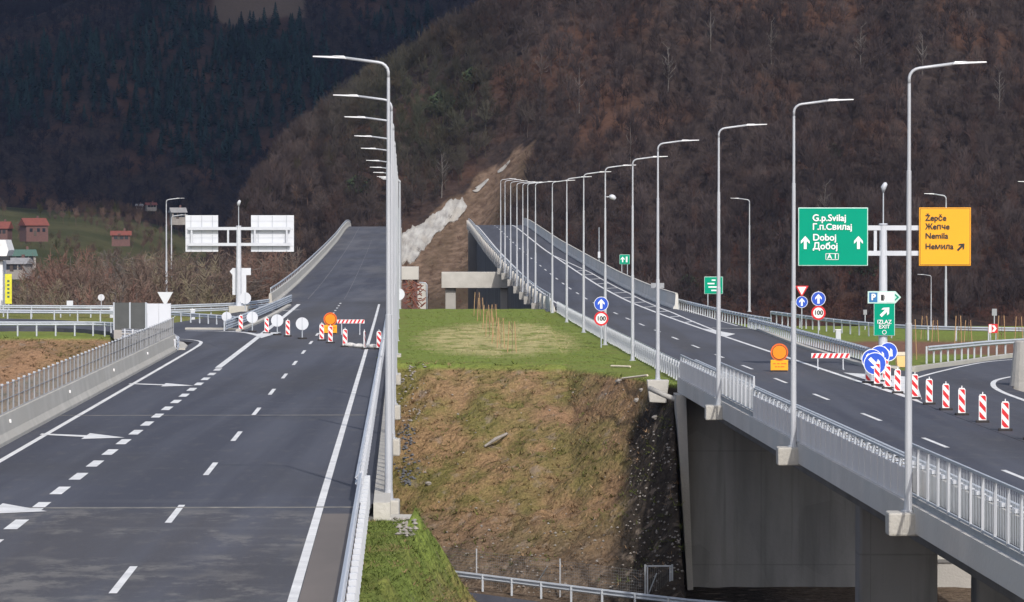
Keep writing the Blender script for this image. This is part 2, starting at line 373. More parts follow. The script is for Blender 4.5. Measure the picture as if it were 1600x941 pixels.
def gl(px, py, up=0):                              # photo pixel on the left road plane -> point
    y = 200.
    for _ in range(30): y = F * float(np.interp(y, YS, DL)) / (py - HY)
    return Vector(((px - 800) / F * y, y, zL(y) + up))
def gr(px, py, up=0):
    y = 200.
    for _ in range(30): y = F * float(np.interp(y, YS, DR)) / (py - HY)
    return Vector(((px - 800) / F * y, y, zR(y) + up))
def bgp(px, py, y): return Vector(((px - 800) / F * y, y, CAMZ - (py - HY) / F * y))

# ---------------------------------------------------------------- terrain
def sstep(t): t = np.clip(t, 0, 1); return t * t * (3 - 2 * t)
_pn = [(rng.uniform(-1, 1), rng.uniform(-1, 1), rng.uniform(0, 6.28)) for _ in range(60)]
def wav(x, y, L, seed, n=7):
    s = 0
    for i in range(n):
        a, b, c = _pn[(seed * 7 + i) % 60]; r = math.hypot(a, b) + 1e-6; k = (.6 + .9 * ((i * .37 + seed * .13) % 1)) * 2 * math.pi / L
        s = s + np.sin(k * (a * x + b * y) / r + c)
    return s / math.sqrt(n)
def smin(a, b, k): h = np.clip(.5 + .5 * (b - a) / k, 0, 1); return b * (1 - h) + a * h - k * h * (1 - h)
def smax(a, b, k): return -smin(-a, -b, k)

def crest_y(x): return np.interp(x, [-60, -24, -19, -8, 3.0, 6.2, 7.6, 8.6, 40], [262, 262, 246, 214, 211, 199, 190, 187, 187])
def foot_y(x): return np.interp(x, [-60, -24, -16, -8, -3.5, 7, 7.95, 8.3, 40], [236, 236, 215, 194, 187.5, 173.5, 173.0, 186.3, 186.3])
FLOOR = 20 - 18.3
def ground_h(x, y):
    plat = 20 - np.interp(y, YS, np.minimum(DL, 8.4)) - .28
    plat = np.where(x > 3, 20 - np.interp(y, YS, np.maximum(np.minimum(DR, 8.62), 8.0)) - .28, plat)
    t = (y - foot_y(x)) / (crest_y(x) - foot_y(x)); tt = np.clip(t, 0, 1)
    far = FLOOR + (plat - FLOOR) * (tt * .93 + .07 * sstep(tt))
    # near bank: left road embankment before the bridge
    dx = np.maximum(x + 2.75 + (100 - y) * .012, 0); dx2 = np.maximum(-19 - x, 0); dy = np.maximum(y - 99.2, 0)
    d = np.sqrt(dx ** 2 + dy ** 2 + dx2 ** 2); near = 20 - np.interp(y, YS, DL) - .35 - np.maximum(d - .2, 0) * np.where(y < 99.2, 1.9, 1.3)
    h = np.where(y < 160, np.maximum(near, FLOOR), far)
    slopey = (h > FLOOR + .1) & (h < plat - .15)
    h = h + np.where(slopey, .16 * wav(x, y, 3.1, 1) + .22 * wav(x, y, 7.5, 2) + .07 * wav(x, y, 1.1, 4), .02 * wav(x, y, 2.0, 3))
    # side valley beyond the plateau
    edge = np.interp(x, [-400, -40, -20, 12, 20, 400], [330, 332, 344, 346, 300, 292])
    vd = sstep((y - edge) / 60.)
    base = -5.0 + 1.2 * wav(x, y, 90, 5)
    return h * (1 - vd) + base * vd
def hill_e(x, y):
    """elevation above the world origin of everything beyond 600 m"""
    X = x * 1050. / np.maximum(y, 1); valley = -6 + 1.0 * wav(x, y, 90, 5)
    crest = np.interp(X, [-130, -92, -80, -72, -62, -50, -38, -28, -11, 40, 200], [-60, -34, -16, 2, 15, 25, 36, 42, 52, 95, 150]) + 20
    yf = np.interp(X, [-130, -80, -30, 0, 200], [1050, 990, 930, 890, 860]) + 14 * wav(x, y * .3, 70, 6)
    face = -8 + .43 * (y - yf) + 2.5 * wav(x, y * .4, 33, 7) + 3.5 * wav(x, y * .3, 80, 8)
    h1 = smin(face, crest + 3 * wav(x, y, 60, 9), 14)
    h1 = np.where(y > 1350, h1 - (y - 1350) * .15, h1)
    f3 = np.interp(y, [1000, 1340, 1750, 1950], [-8, 11, 31, 26]) - np.clip((x + 330) * .075, 0, 40) - 20 * sstep((x + 190) / 90.)
    h2 = 22 + .46 * (y - 1990) + 14 * wav(x, y * .4, 190, 10) + 7 * wav(x, y * .5, 80, 11) + 10 * wav(x, y * .2, 330, 12)
    h2 = smin(h2, 330 + 30 * wav(x, y, 600, 2), 60)
    return smax(smax(smax(valley, h1, 6), f3, 5), h2, 8)
def H(x, y):
    x = np.asarray(x, float); y = np.asarray(y, float)
    b = sstep((y - 600) / 60.); return ground_h(x, y) * (1 - b) + hill_e(x, y) * b
def h1_(x, y): return float(H(np.array([x]), np.array([y]))[0])

def grid_mesh(name, xs, ys, m, mul=None):
    nx, ny = len(xs), len(ys); X, Y = np.meshgrid(xs, ys)
    if mul is not None: X = X * mul(Y)
    Z = H(X, Y); co = np.stack([X, Y, Z], -1).reshape(-1, 3)
    i = np.arange((ny - 1) * (nx - 1)); r, c = i // (nx - 1), i % (nx - 1); a = r * nx + c
    f = np.stack([a, a + 1, a + nx + 1, a + nx], -1)
    me = bpy.data.meshes.new(name); me.vertices.add(len(co)); me.vertices.foreach_set('co', co.ravel()); me.loops.add(f.size); me.loops.foreach_set('vertex_index', f.ravel().astype(np.int32))
    me.polygons.add(len(f)); me.polygons.foreach_set('loop_start', np.arange(0, f.size, 4, dtype=np.int32)); me.polygons.foreach_set('use_smooth', np.ones(len(f), bool))
    me.materials.append(MATS[m]); me.update(calc_edges=True)
    o = bpy.data.objects.new(name, me); COL.objects.link(o); return o, X, Y, Z

xs = np.unique(np.concatenate([np.linspace(-400, -70, 30), np.linspace(-70, -12, 90), np.linspace(-12, 12, 120), np.linspace(12, 60, 70), np.linspace(60, 400, 30)]))
ys = np.unique(np.concatenate([np.linspace(-60, 80, 30), np.linspace(80, 106, 90), np.linspace(106, 165, 50), np.linspace(165, 300, 480), np.linspace(300, 440, 120), np.linspace(440, 640, 50)]))
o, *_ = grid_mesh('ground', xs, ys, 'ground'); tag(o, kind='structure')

def in_scar(px, py):
    return in_scar_(px, py) & (py > 225 + 8 * np.sin(px / 5.))
def in_scar_(px, py):                              # scar: bare strip on the hillside, outline in angles from the road
    cx = np.interp(py, [215, 240, 300, 350, 400, 440], [838, 812, 765, 728, 700, 690]); wd = np.interp(py, [215, 240, 300, 350, 400, 440], [8, 22, 48, 66, 78, 80])
    return np.abs(px - cx) < wd
def cover(X, Y, Z):
    px = 800 + X / Y * F; py = HY + (CAMZ - Z) / Y * F; c = np.zeros(X.shape + (3,))
    jx = 9 * wav(X, Y, 12, 3); c[..., 0] = in_scar(px + jx, py) & (Y < 1200) & (Y > 700)
    c[..., 1] = (Y > 1180) & (Y < 1900) & (px < 420)
    mead = (Y > 2150) & (py < 36 + 10 * np.sin(px / 25.)) & (np.abs(px - 405) < 66 + 8 * np.sin(py / 9.))
    c[..., 2] = mead
    return c
u = np.linspace(-.2, .24, 330); yh = np.unique(np.concatenate([np.linspace(640, 850, 20), np.linspace(850, 1180, 200), np.linspace(1180, 1950, 60), np.linspace(1950, 2750, 160), np.linspace(2750, 2930, 8)]))
o, X, Y, Z = grid_mesh('hillside', u, yh, 'hill_floor', mul=lambda Y: Y)
cv = cover(X, Y, Z).reshape(-1, 3); at = o.data.attributes.new('cover', 'FLOAT_VECTOR', 'POINT'); at.data.foreach_set('vector', cv.ravel()); tag(o, kind='structure')

# ---------------------------------------------------------------- vegetation
def bare_variant(h, spread, n_br, n_tw, seed, lean=0.0):
    """thin quads: trunk, branches, twigs of a leafless tree of height h -> verts, quads, part index"""
    r = random.Random(seed); V = []; Q = []; K = []
    def strip(p, q, w0, w1, k):
        d = (q - p); ax = d.cross(Vector((r.uniform(-.3, .3), -1, r.uniform(-.3, .3))))
        if ax.length < 1e-4: ax = Vector((1, 0, 0))
        ax.normalize(); i = len(V); V.extend([p - ax * w0, p + ax * w0, q + ax * w1, q - ax * w1]); Q.append((i, i + 1, i + 2, i + 3)); K.append(k)
    top = Vector((lean * h, 0, h)); base = Vector((0, 0, -.6)); pts = [base.lerp(top, t) + Vector((r.uniform(-.2, .2), r.uniform(-.2, .2), 0)) * t * h * .12 for t in (0, .3, .6, .85, 1)]
    w = h * .013
    for i in range(4): strip(pts[i], pts[i + 1], w * (1 - .23 * i), w * (1 - .23 * (i + 1)), 0)
    for i in range(n_br):
        t = r.uniform(.22, .95); k = min(3, int(t * 4)); p = base.lerp(top, t); a = r.uniform(0, 6.28); L = h * spread * (1.05 - t * .6) * r.uniform(.6, 1.1)
        d = Vector((math.cos(a), math.sin(a), r.uniform(.5, 1.5))).normalized(); q = p + d * L; strip(p, q, w * .35, w * .12, 0)
        for j in range(n_tw):
            s = r.uniform(.2, 1.0); pp = p.lerp(q, s); dd = (d + Vector((r.uniform(-.9, .9), r.uniform(-.9, .9), r.uniform(-.2, .9)))).normalized()
            strip(pp, pp + dd * L * r.uniform(.25, .6), w * .13, w * .05, 1)
    return np.array([tuple(v) for v in V]), np.array(Q), np.array(K)
def bushy_variant(h, rad, nb, nt, seed, tw=.045, up=.5, tl=1.0):
    """rounded leafless crown: boughs fan out from a short trunk, each ending in a spray of twigs"""
    r = random.Random(seed); V = []; Q = []; K = []
    def strip(p, q, w0, w1, k):
        d = (q - p); ax = d.cross(Vector((r.uniform(-.5, .5), -1, r.uniform(-.5, .5))))
        if ax.length < 1e-4: ax = Vector((1, 0, 0))
        ax.normalize(); i = len(V); V.extend([p - ax * w0, p + ax * w0, q + ax * w1, q - ax * w1]); Q.append((i, i + 1, i + 2, i + 3)); K.append(k)
    f = Vector((r.uniform(-.06, .06) * h, r.uniform(-.06, .06) * h, h * .38)); strip(Vector((0, 0, -.8)), f, h * .011, h * .008, 0); strip(f, Vector((f.x * 1.5, f.y * 1.5, h * .8)), h * .008, h * .002, 0)
    c = Vector((f.x, f.y, h * .60))
    for i in range(nb):
        a = r.uniform(0, 6.28); e = math.asin(r.uniform(-.45, 1)); q = c + Vector((math.cos(a) * math.cos(e) * rad, math.sin(a) * math.cos(e) * rad, math.sin(e) * h * .40)) * r.uniform(.55, 1.0)
        p = Vector((0, 0, 0)).lerp(f, 1) if r.random() < .5 else Vector((f.x, f.y, h * r.uniform(.3, .65))); strip(p, q, h * .0042, h * .0015, 0)
        for j in range(nt):
            pp = p.lerp(q, r.uniform(.35, 1)); dd = ((q - p).normalized() * .5 + Vector((r.uniform(-1, 1), r.uniform(-1, 1), r.uniform(-.5, 1) + up * .5))).normalized() * h * r.uniform(.06, .17) * tl
            strip(pp, pp + dd, tw, tw * .4, 1)
    return np.array([tuple(v) for v in V]), np.array(Q), np.array(K)
def conifer_variant(h, seed):
    r = random.Random(seed); V = []; Q = []
    n = 11
    for i in range(n):
        t = i / n; z0 = h * (.10 + .86 * t); rad = h * .19 * (1 - t) ** .85 + .15
        m = 7
        for k in range(m):
            a = 6.28 * (k + r.random()) / m; w = rad * .42; L = rad * r.uniform(.75, 1.15); c, s = math.cos(a), math.sin(a)
            j = len(V); V += [(0, 0, z0 + h * .06), (L * c - w * s, L * s + w * c, z0 - h * .02), (L * 1.25 * c, L * 1.25 * s, z0 - h * .045), (L * c + w * s, L * s - w * c, z0 - h * .02)]; Q.append((j, j + 1, j + 2, j + 3))
    return np.array(V), np.array(Q)
def scatter(name, variants, pts, scl, rots, tints, m, vid=None):
    Vs, Qs, Ts = [], [], []; off = 0
    for i, p in enumerate(pts):
        v, q = variants[int(vid[i]) if vid is not None else i % len(variants)][:2]; c, s = math.cos(rots[i]), math.sin(rots[i])
        vv = np.empty_like(v); vv[:, 0] = (v[:, 0] * c - v[:, 1] * s) * scl[i] + p[0]; vv[:, 1] = (v[:, 0] * s + v[:, 1] * c) * scl[i] + p[1]; vv[:, 2] = v[:, 2] * scl[i] + p[2]
        Vs.append(vv); Qs.append(q + off); Ts.append(np.tile(np.append(tints[i], 1), (len(v), 1))); off += len(v)
    V = np.concatenate(Vs); Q = np.concatenate(Qs); T = np.concatenate(Ts)
    me = bpy.data.meshes.new(name); me.vertices.add(len(V)); me.vertices.foreach_set('co', V.ravel()); me.loops.add(Q.size); me.loops.foreach_set('vertex_index', Q.ravel().astype(np.int32))
    me.polygons.add(len(Q)); me.polygons.foreach_set('loop_start', np.arange(0, Q.size, Q.shape[1], dtype=np.int32)); me.update(calc_edges=True)
    a = me.attributes.new('tint', 'FLOAT_COLOR', 'POINT'); a.data.foreach_set('color', T.ravel()); me.materials.append(MATS[m])
    o = bpy.data.objects.new(name, me); COL.objects.link(o); return tag(o, kind='stuff')

def jgrid(x0, x1, y0, y1, d):
    gx, gy = np.meshgrid(np.arange(x0, x1, d), np.arange(y0, y1, d)); gx = gx.ravel() + rng.uniform(-.5, .5, gx.size) * d; gy = gy.ravel() + rng.uniform(-.5, .5, gy.size) * d
    return gx, gy
def pxpy(x, y, z): return 800 + x / y * F, HY + (CAMZ - z) / y * F

# near wooded hill
bv = [bushy_variant(8.8, 2.2, 19, 13, 100 + i, .034, up=1.3) for i in range(8)]
x, y = jgrid(-150, 200, 860, 1230, 3.7); z = H(x, y); px, py = pxpy(x, y, z)
X1 = x * 1050 / y
keep = (px > 250) & (px < 1680) & (py > -50) & ~in_scar(px, py - 18) & ~in_scar(px, py + 6) & (z > -5)
x, y, z, px, py = (a[keep] for a in (x, y, z, px, py)); n = len(x)
g1 = wav(x, y * .4, 45, 4)[:, None]; g2 = wav(x, y * .4, 120, 13)[:, None]
t = np.ones((n, 3)) * rng.uniform(.75, 1.15, (n, 1)) * (1 + .14 * g1)
t *= np.where(rng.random((n, 1)) < .16 + .1 * g2, np.array([[1.12, .96, .88]]), 1)
t *= np.where(rng.random((n, 1)) < .08, np.array([[1.35, 1.36, 1.32]]), 1)
ol = np.exp(-((px - 660) / 130) ** 2 - ((py - 200) / 110) ** 2)[:, None]; t *= 1 + ol * np.array([[-.1, .22, -.15]])
t = np.clip(t, .3, 2.2)
scatter('bare_woodland', bv, np.stack([x, y, z], 1), rng.uniform(.65, 1.3, n), rng.uniform(0, 6.28, n), t, 'wood_twigs', rng.integers(0, 8, n))
# undergrowth along the hill foot, redder
uv = [bushy_variant(4.5, 1.9, 12, 10, 300 + i, .035) for i in range(4)]
x, y = jgrid(-60, 190, 860, 960, 3.4); z = H(x, y); px, py = pxpy(x, y, z); keep = (px > 560) & (px < 1660) & (py > 330) & ~in_scar(px, py) & (z > -8); x, y, z = x[keep], y[keep], z[keep]; n = len(x)
t = np.ones((n, 3)) * rng.uniform(.7, 1.3, (n, 1)) * np.array([[1.30, .88, .72]])
scatter('undergrowth', uv, np.stack([x, y, z], 1), rng.uniform(.6, 1.3, n), rng.uniform(0, 6.28, n), t, 'wood_twigs', rng.integers(0, 4, n))
# sparse scrub on the bare strip
x, y = jgrid(-60, 30, 880, 1150, 5.0); z = H(x, y); px, py = pxpy(x, y, z); keep = in_scar(px, py) & (rng.random(len(x)) < .45); x, y, z = x[keep], y[keep], z[keep]; n = len(x)
scatter('scrub', uv, np.stack([x, y, z], 1), rng.uniform(.25, .6, n), rng.uniform(0, 6.28, n), np.ones((n, 3)) * rng.uniform(.8, 1.5, (n, 1)) * np.array([[1.3, 1, .8]]), 'wood_twigs', rng.integers(0, 4, n))

# far mountain: conifers and bare trees
cvv = [conifer_variant(19, i) for i in range(5)]; bv2 = [bushy_variant(13, 4.0, 14, 9, 200 + i, .10) for i in range(6)]
x, y = jgrid(-480, 20, 1960, 2720, 6.6); z = H(x, y); px, py = pxpy(x, y, z)
def gb(cx, cy, rx, ry): return np.exp(-((px - cx) / rx) ** 2 - ((py - cy) / ry) ** 2)
cm = (.55 * wav(x, y * .5, 90, 6) - 1.0 + 2.4 * gb(280, 60, 75, 80) + 2.4 * gb(430, 70, 75, 60) + 2.6 * gb(300, 170, 170, 75) + 2.2 * gb(80, 130, 110, 60) + 1.8 * gb(400, 200, 120, 60) + 1.5 * gb(620, 50, 60, 30))
mead = (y > 2150) & (py < 46 + 10 * np.sin(px / 25.)) & (np.abs(px - 405) < 70 + 8 * np.sin(py / 9.))
vis = (px > -60) & (px < 800) & (py > -70) & ~mead
con = vis & (cm + rng.normal(0, .45, len(x)) > 0); bar = vis & ~con
def tb(n, lo, hi, c): return np.ones((n, 3)) * rng.uniform(lo, hi, (n, 1)) * np.array([c])
n = con.sum(); scatter('pine_forest', cvv, np.stack([x, y, z], 1)[con], rng.uniform(.35, .8, n), rng.uniform(0, 6.28, n), tb(n, .30, .85, (.95, 1, 1.25)), 'needles', rng.integers(0, 5, n))
n = bar.sum(); scatter('far_bare_woodland', bv2, np.stack([x, y, z], 1)[bar], rng.uniform(.7, 1.15, n), rng.uniform(0, 6.28, n), tb(n, .30, .55, (.92, .97, 1.3)), 'wood_twigs', rng.integers(0, 6, n))
# hedges and thickets over the left valley and the field hill
x, y = jgrid(-330, -40, 620, 1900, 7.5); z = H(x, y); px, py = pxpy(x, y, z)
dens = wav(x, y * .5, 90, 3) + .4 * wav(x, y, 30, 8); keep = (px > -40) & (px < 520) & ((y < 1130) | (dens > .45) | ((px > 60) & (dens > -.1) & (py > 318)) | ((py > 352) & (dens > .1)) | ((px > 250) & (dens > -.4))) & (y < 1930)
x, y, z, px, py = (a[keep] for a in (x, y, z, px, py)); n = len(x)
t = tb(n, 1.1, 2.1, (1.15, 1, .82)) * np.where(rng.random((n, 1)) < .2, np.array([[.55, .8, .4]]), 1)
scatter('valley_thicket', bv, np.stack([x, y, z], 1), rng.uniform(.5, 1.0, n), rng.uniform(0, 6.28, n), t, 'wood_twigs', rng.integers(0, 8, n))

# individual trees
def bare_tree_proto(name, h, spread, nb, nt_, seed, tw, bk, label, cat, group, wmul=1.0):
    v, q, k = bushy_variant(h, h * spread, nb, nt_, seed, .026, up=.1, tl=.42) if name == 'bare_tree' else bare_variant(h, spread, nb, nt_, seed)
    root = empty(name, (0, 0, 0), 0, label, cat, group)
    r = random.Random(seed); tr = MB(); top = Vector((r.uniform(-.05, .05) * h, 0, h * .9)); m1 = top * .5 + Vector((r.uniform(-.03, .03) * h, 0, 0))
    tr.tube([(0, 0, -1.0), m1, top], [h * .017 * wmul, h * .011 * wmul, h * .003], 6)
    for i in range(7):
        t_ = r.uniform(.3, .7); p = Vector((0, 0, 0)).lerp(top, t_); a = r.uniform(0, 6.28); d = Vector((math.cos(a), math.sin(a), r.uniform(.8, 1.6))).normalized()
        tr.tube([p, p + d * h * spread * .35, p + (d + Vector((0, 0, .3))) * h * spread * .6], [h * .006 * wmul, h * .004 * wmul, h * .002], 5)
    tr.build('trunk', bk, root)
    cr = MB(); cr.add([tuple(a) for a in v], [tuple(a) for a in q[k == 1]] + [tuple(a) for a in q[k == 0][(62 if name == 'bare_tree' else 4):]]); cr.build('crown', tw, root)
    return root
kinds = []
GT = 'bare trees behind the left guardrails'
spec_ = [('twig_brown', 'bark', 'brown'), ('twig_red', 'bark', 'reddish brown'), ('twig_grey', 'bark', 'grey'), ('twig_olive', 'bark', 'olive tinged')]
for i, (tw, bk, nm) in enumerate(spec_):
    kinds.append(bare_tree_proto('bare_tree', 12, .36, 90, 60, 500 + i, tw, bk, 'x', 'tree', GT, .7))
spots = []
# (px, top py, distance, kind)
for a in [(72, 402, 520, 0), (95, 392, 500, 1), (112, 378, 480, 1), (128, 386, 530, 1), (148, 400, 470, 0), (168, 392, 560, 2), (186, 398, 500, 2), (204, 390, 540, 0), (222, 400, 480, 2), (240, 392, 520, 3),
          (50, 425, 460, 3), (66, 438, 430, 0), (84, 440, 410, 3), (104, 432, 420, 0), (124, 444, 400, 1), (30, 440, 500, 2), (142, 436, 430, 3), (12, 430, 560, 2),
          (256, 400, 470, 0), (276, 392, 500, 3), (292, 398, 450, 0), (308, 386, 540, 2), (322, 398, 480, 3), (338, 394, 520, 0), (352, 400, 450, 2), (390, 396, 500, 1), (408, 402, 460, 1), (424, 392, 540, 1),
          (440, 402, 500, 0), (456, 396, 560, 2), (366, 410, 430, 0), (300, 420, 420, 3), (250, 430, 420, 0), (210, 436, 410, 1), (188, 440, 400, 2), (398, 372, 640, 0)]:
    spots.append(a)
near_feat = lambda px: ('left of the lone field cottage' if px < 90 else 'below the red roofed cottage' if px < 215 else 'around the twin lamp posts' if px < 285 else 'behind the left sign gantry' if px < 460 else 'beside the left ramp parapet')
for i, (px, tp, d, k) in enumerate(spots):
    tp -= 14 if px > 230 else 5
    P = bgp(px, tp, d); gz = h1_(P.x, P.y); hh = P.z - gz
    o = kinds[k] if not any(s[3] == k for s in spots[:i]) else copy_tree(kinds[k])
    o.location = (P.x, P.y, gz); s_ = hh / 12; o.scale = (s_ * random.uniform(.85, 1.05),) * 2 + (s_,); o.rotation_euler.z = random.uniform(0, 6.28)
    rank = sum(1 for s in spots[:i] if near_feat(s[0]) == near_feat(px))
    words = ['first', 'second', 'third', 'fourth', 'fifth', 'sixth', 'seventh', 'eighth', 'ninth', 'tenth', 'eleventh', 'twelfth', 'thirteenth', 'fourteenth']
    o['_px'] = px; o['_rg'] = near_feat(px); o['_k'] = spec_[k][2]
trees = [o for o in COL.objects if o.get('_rg')]
ORD = ['leftmost', 'second from left', 'third from left', 'fourth from left', 'fifth from left', 'sixth from left', 'seventh from left', 'eighth from left', 'ninth from left', 'tenth from left']
for rg in set(o['_rg'] for o in trees):
    for kk in set(o['_k'] for o in trees):
        L = sorted([o for o in trees if o['_rg'] == rg and o['_k'] == kk], key=lambda o: o['_px'])
        for j, o in enumerate(L): o['label'] = f"{kk} leafless tree {rg}" + (f", {ORD[j]} of its colour" if len(L) > 1 else '')
for o in trees:
    for k in ('_px', '_rg', '_k'): del o[k]

# pale trunked trees standing out on the wooded hill
pt = bare_tree_proto('pale_tree', 12, .30, 14, 5, 611, 'bark_pale', 'bark_pale', 'x', 'tree', 'pale trunked trees on the hillside', .8)
first = True
for j, (px, tp, d, desc) in enumerate([(1043, 85, 1060, 'tall pale bare tree high above the middle lamps'), (905, 118, 1040, 'pale forked bare tree near the top of the tan scar'), (1205, 40, 1085, 'pale tree near the top edge above the green sign'),
        (1345, 45, 1085, 'pale slender tree above the right sign gantry'), (1440, 60, 1080, 'pale bare tree above the orange yellow sign'), (1110, 20, 1090, 'pale tree at the top edge above the arm of a lamp'),
        (985, 205, 1010, 'low pale tree left of the curved lamp arms'), (1560, 120, 1060, 'pale tree at far right behind the nearest lamp head'), (1290, 300, 980, 'pale stem between the large green sign and the gantry pole'), (690, 250, 990, 'pale sapling left of the white rock face top')]):
    P = bgp(px, tp + 50, d)
    yy = np.linspace(870, 1200, 661); hh = H(yy * (px - 800) / F, yy); k = int(np.argmin(np.abs((HY + (CAMZ - hh) / yy * F) - (tp + 60)))); d = yy[k]
    o = pt if first else copy_tree(pt); first = False
    o.location = ((px - 800) / F * d, d, hh[k]); s_ = 1.0 + .15 * random.random(); o.scale = (s_,) * 3; o.rotation_euler.z = random.uniform(0, 6); o['label'] = desc
# dark evergreen bushes on the hill
ev = MB(); r = random.Random(5)
for i in range(420):
    a, b = r.uniform(0, 6.28), math.acos(r.uniform(-.3, 1)); q = r.uniform(.5, 1.0) ; c = Vector((3.4 * q * math.cos(a) * math.sin(b), 3.4 * q * math.sin(a) * math.sin(b), 2.2 + 3.6 * q * math.cos(b)))
    d1 = Vector((r.uniform(-1, 1), r.uniform(-1, 1), r.uniform(-1, 1))).normalized() * .38; d2 = Vector((r.uniform(-1, 1), r.uniform(-1, 1), r.uniform(-1, 1))).normalized() * .38
    ev.add([c - d1, c - d2, c + d1, c + d2], [(0, 1, 2, 3)])
er = empty('evergreen_tree', (0, 0, 0), 0, 'x', 'tree', 'dark evergreens on the hillside'); ev.build('crown', 'ivy', er); MB().tube([(0, 0, -1), (0, 0, 3)], .2, 6).build('trunk', 'bark', er)
first = True
for px, py, s_, lb in [(1350, 440, 1.0, 'dark evergreen bush left of the sign gantry pole'), (1075, 462, .9, 'dark evergreen just left of the small green sign by the barrier'), (690, 180, 1.2, 'dark evergreen above the left lamp row'), (740, 140, 1.1, 'dark evergreen midway up the central slope'), (1300, 250, .8, 'dark evergreen above the large green sign'), (560, 310, 1.1, 'dark evergreen above the left ramp crest')]:
    yy = np.linspace(870, 1200, 661); hh = H(yy * (px - 800) / F, yy); k = int(np.argmin(np.abs((HY + (CAMZ - hh) / yy * F) - py)))
    o = er if first else copy_tree(er); first = False
    o.location = ((px - 800) / F * yy[k], yy[k], hh[k]); o.scale = (s_,) * 3; o['label'] = lb

# rock face in the scar: rough slab following the slope
def rock_face(name, outline, label, thick=1.6, n=(70, 44)):
    """outline: function (u,v in 0..1) -> photo angles; the slab lies on the hill and stands proud of it"""
    mb = MB(); nx, ny = n; V = []
    for j in range(ny):
        for i in range(nx):
            u_, v_ = i / (nx - 1), j / (ny - 1); px, py = outline(u_, v_)
            yy = np.linspace(880, 1150, 271); hh = H(yy * (px - 800) / F, yy); pr = np.minimum.accumulate(HY + (CAMZ - hh) / yy * F); d = float(np.interp(py, pr[::-1], yy[::-1]))
            e = min(u_, 1 - u_, v_, 1 - v_) * 11; e = min(1, e)
            q = mnoise.fractal(Vector((px * .05, py * .05, 3)), 1.0, 2.1, 5) + .8 * mnoise.noise(Vector((px * .16 + py * .05, 0, py * .03))) + .5 * mnoise.noise(Vector((px * .5 + py * .2, 2, py * .11)))
            lift = -.8 + e * (thick + .45 * q)
            V.append((px, py, d, lift))
    P = [Vector(((px - 800) / F * (d - l), d - l, CAMZ - (py - HY) / F * (d - l))) for px, py, d, l in V]
    back = [p + Vector((0, 5, -1.5)) for p in P]
    Fq = [(j * nx + i, j * nx + i + 1, (j + 1) * nx + i + 1, (j + 1) * nx + i) for j in range(ny - 1) for i in range(nx - 1)]
    N = len(P); rim = [i for i in range(nx)] + [j * nx + nx - 1 for j in range(1, ny)] + [(ny - 1) * nx + i for i in range(nx - 2, -1, -1)] + [j * nx for j in range(ny - 2, 0, -1)]
    mb.add(P + back, Fq + [tuple(N + i for i in reversed(f)) for f in Fq] + [(rim[i], rim[(i + 1) % len(rim)], N + rim[(i + 1) % len(rim)], N + rim[i]) for i in range(len(rim))])
    o = mb.build(name, 'rock_pale'); tag(o, label, 'rock'); return o
def ol1(u_, v_):                                  # long diagonal face
    t = u_; cx = 618 + 114 * t; top = np.interp(t, [0, .25, .5, .77, 1], [366, 351, 334, 311, 306]) + 2.5 * math.sin(t * 23); bot = np.interp(t, [0, .13, .3, .42, .61, .85, 1], [416, 416, 404, 382, 361, 345, 332]) + 3 * math.sin(t * 31 + 1)
    return cx + 3 * math.sin(v_ * 7 + 4 * t) + 2.5 * mnoise.noise(Vector((t * 30, v_ * 9, 1))), top + (bot - top) * v_ + 4 * mnoise.noise(Vector((t * 26, v_ * 2, 5)))
rock_face('cliff', ol1, 'long pale rock face running diagonally up the hillside scar')
rock_face('rock_outcrop', lambda u_, v_: (740 + 22 * u_ + 3 * math.sin(v_ * 5), 294 - 16 * u_ + (4 + 10 * math.sin(u_ * 3.14)) * v_), 'small pale rock outcrop just above the long rock face', 1.5, (14, 10))
rock_face('rock_outcrop', lambda u_, v_: (776 + 22 * u_, 268 - 20 * u_ + (3 + 6 * math.sin(u_ * 3.14)) * v_), 'thin pale rock outcrop near the top of the hillside scar', 1.2, (14, 8))

# grass tufts on slopes
def tuft(seed, n=9, h=.35):
    r = random.Random(seed); V = []; Q = []
    for i in range(n):
        a = r.uniform(0, 6.28); p = Vector((r.uniform(-.15, .15), r.uniform(-.15, .15), -.03)); d = Vector((math.cos(a) * .8, math.sin(a) * .8, r.uniform(.12, .55))) * h * r.uniform(.5, 1.1); s = Vector((-math.sin(a), math.cos(a), 0)) * .022
        j = len(V); V += [tuple(p - s), tuple(p + s), tuple(p + d + s * .3), tuple(p + d - s * .3)]; Q.append((j, j + 1, j + 2, j + 3))
    return np.array(V), np.array(Q)
tv = [tuft(i) for i in range(6)]
x, y = jgrid(-9, 9, 166, 216, .42); z = H(x, y); pxx, pyy = pxpy(x, y, z); keep = (y > foot_y(x) + 2.5) & (y < crest_y(x) - .3 + rng.normal(0, .5, len(x))) & (rng.random(len(x)) < .8) & (x > -8.5); x, y, z = x[keep], y[keep], z[keep]; n = len(x)
mx = wav(x, y, 6, 9) + .6 * wav(x, y, 2.2, 4); base = np.where((mx > .0)[:, None], np.array([[.13, .15, .04]]), np.array([[.31, .205, .12]])) * rng.uniform(.6, 1.25, (n, 1)); base *= np.where((rng.random((n, 1)) < .05), 1.3, 1)
scatter('dry_grass', tv, np.stack([x, y, z], 1), rng.uniform(.5, 1.25, n), rng.uniform(0, 6.28, n), base, 'blades', rng.integers(0, 6, n))
x, y = jgrid(-4.0, 6, 74, 110, .15); z = H(x, y); keep = (z > 5) & ((z > 9.6) | (rng.random(len(x)) < .35)) & (x > -.43 - .029 * y - .5); x, y, z = x[keep], y[keep], z[keep]; n = len(x)
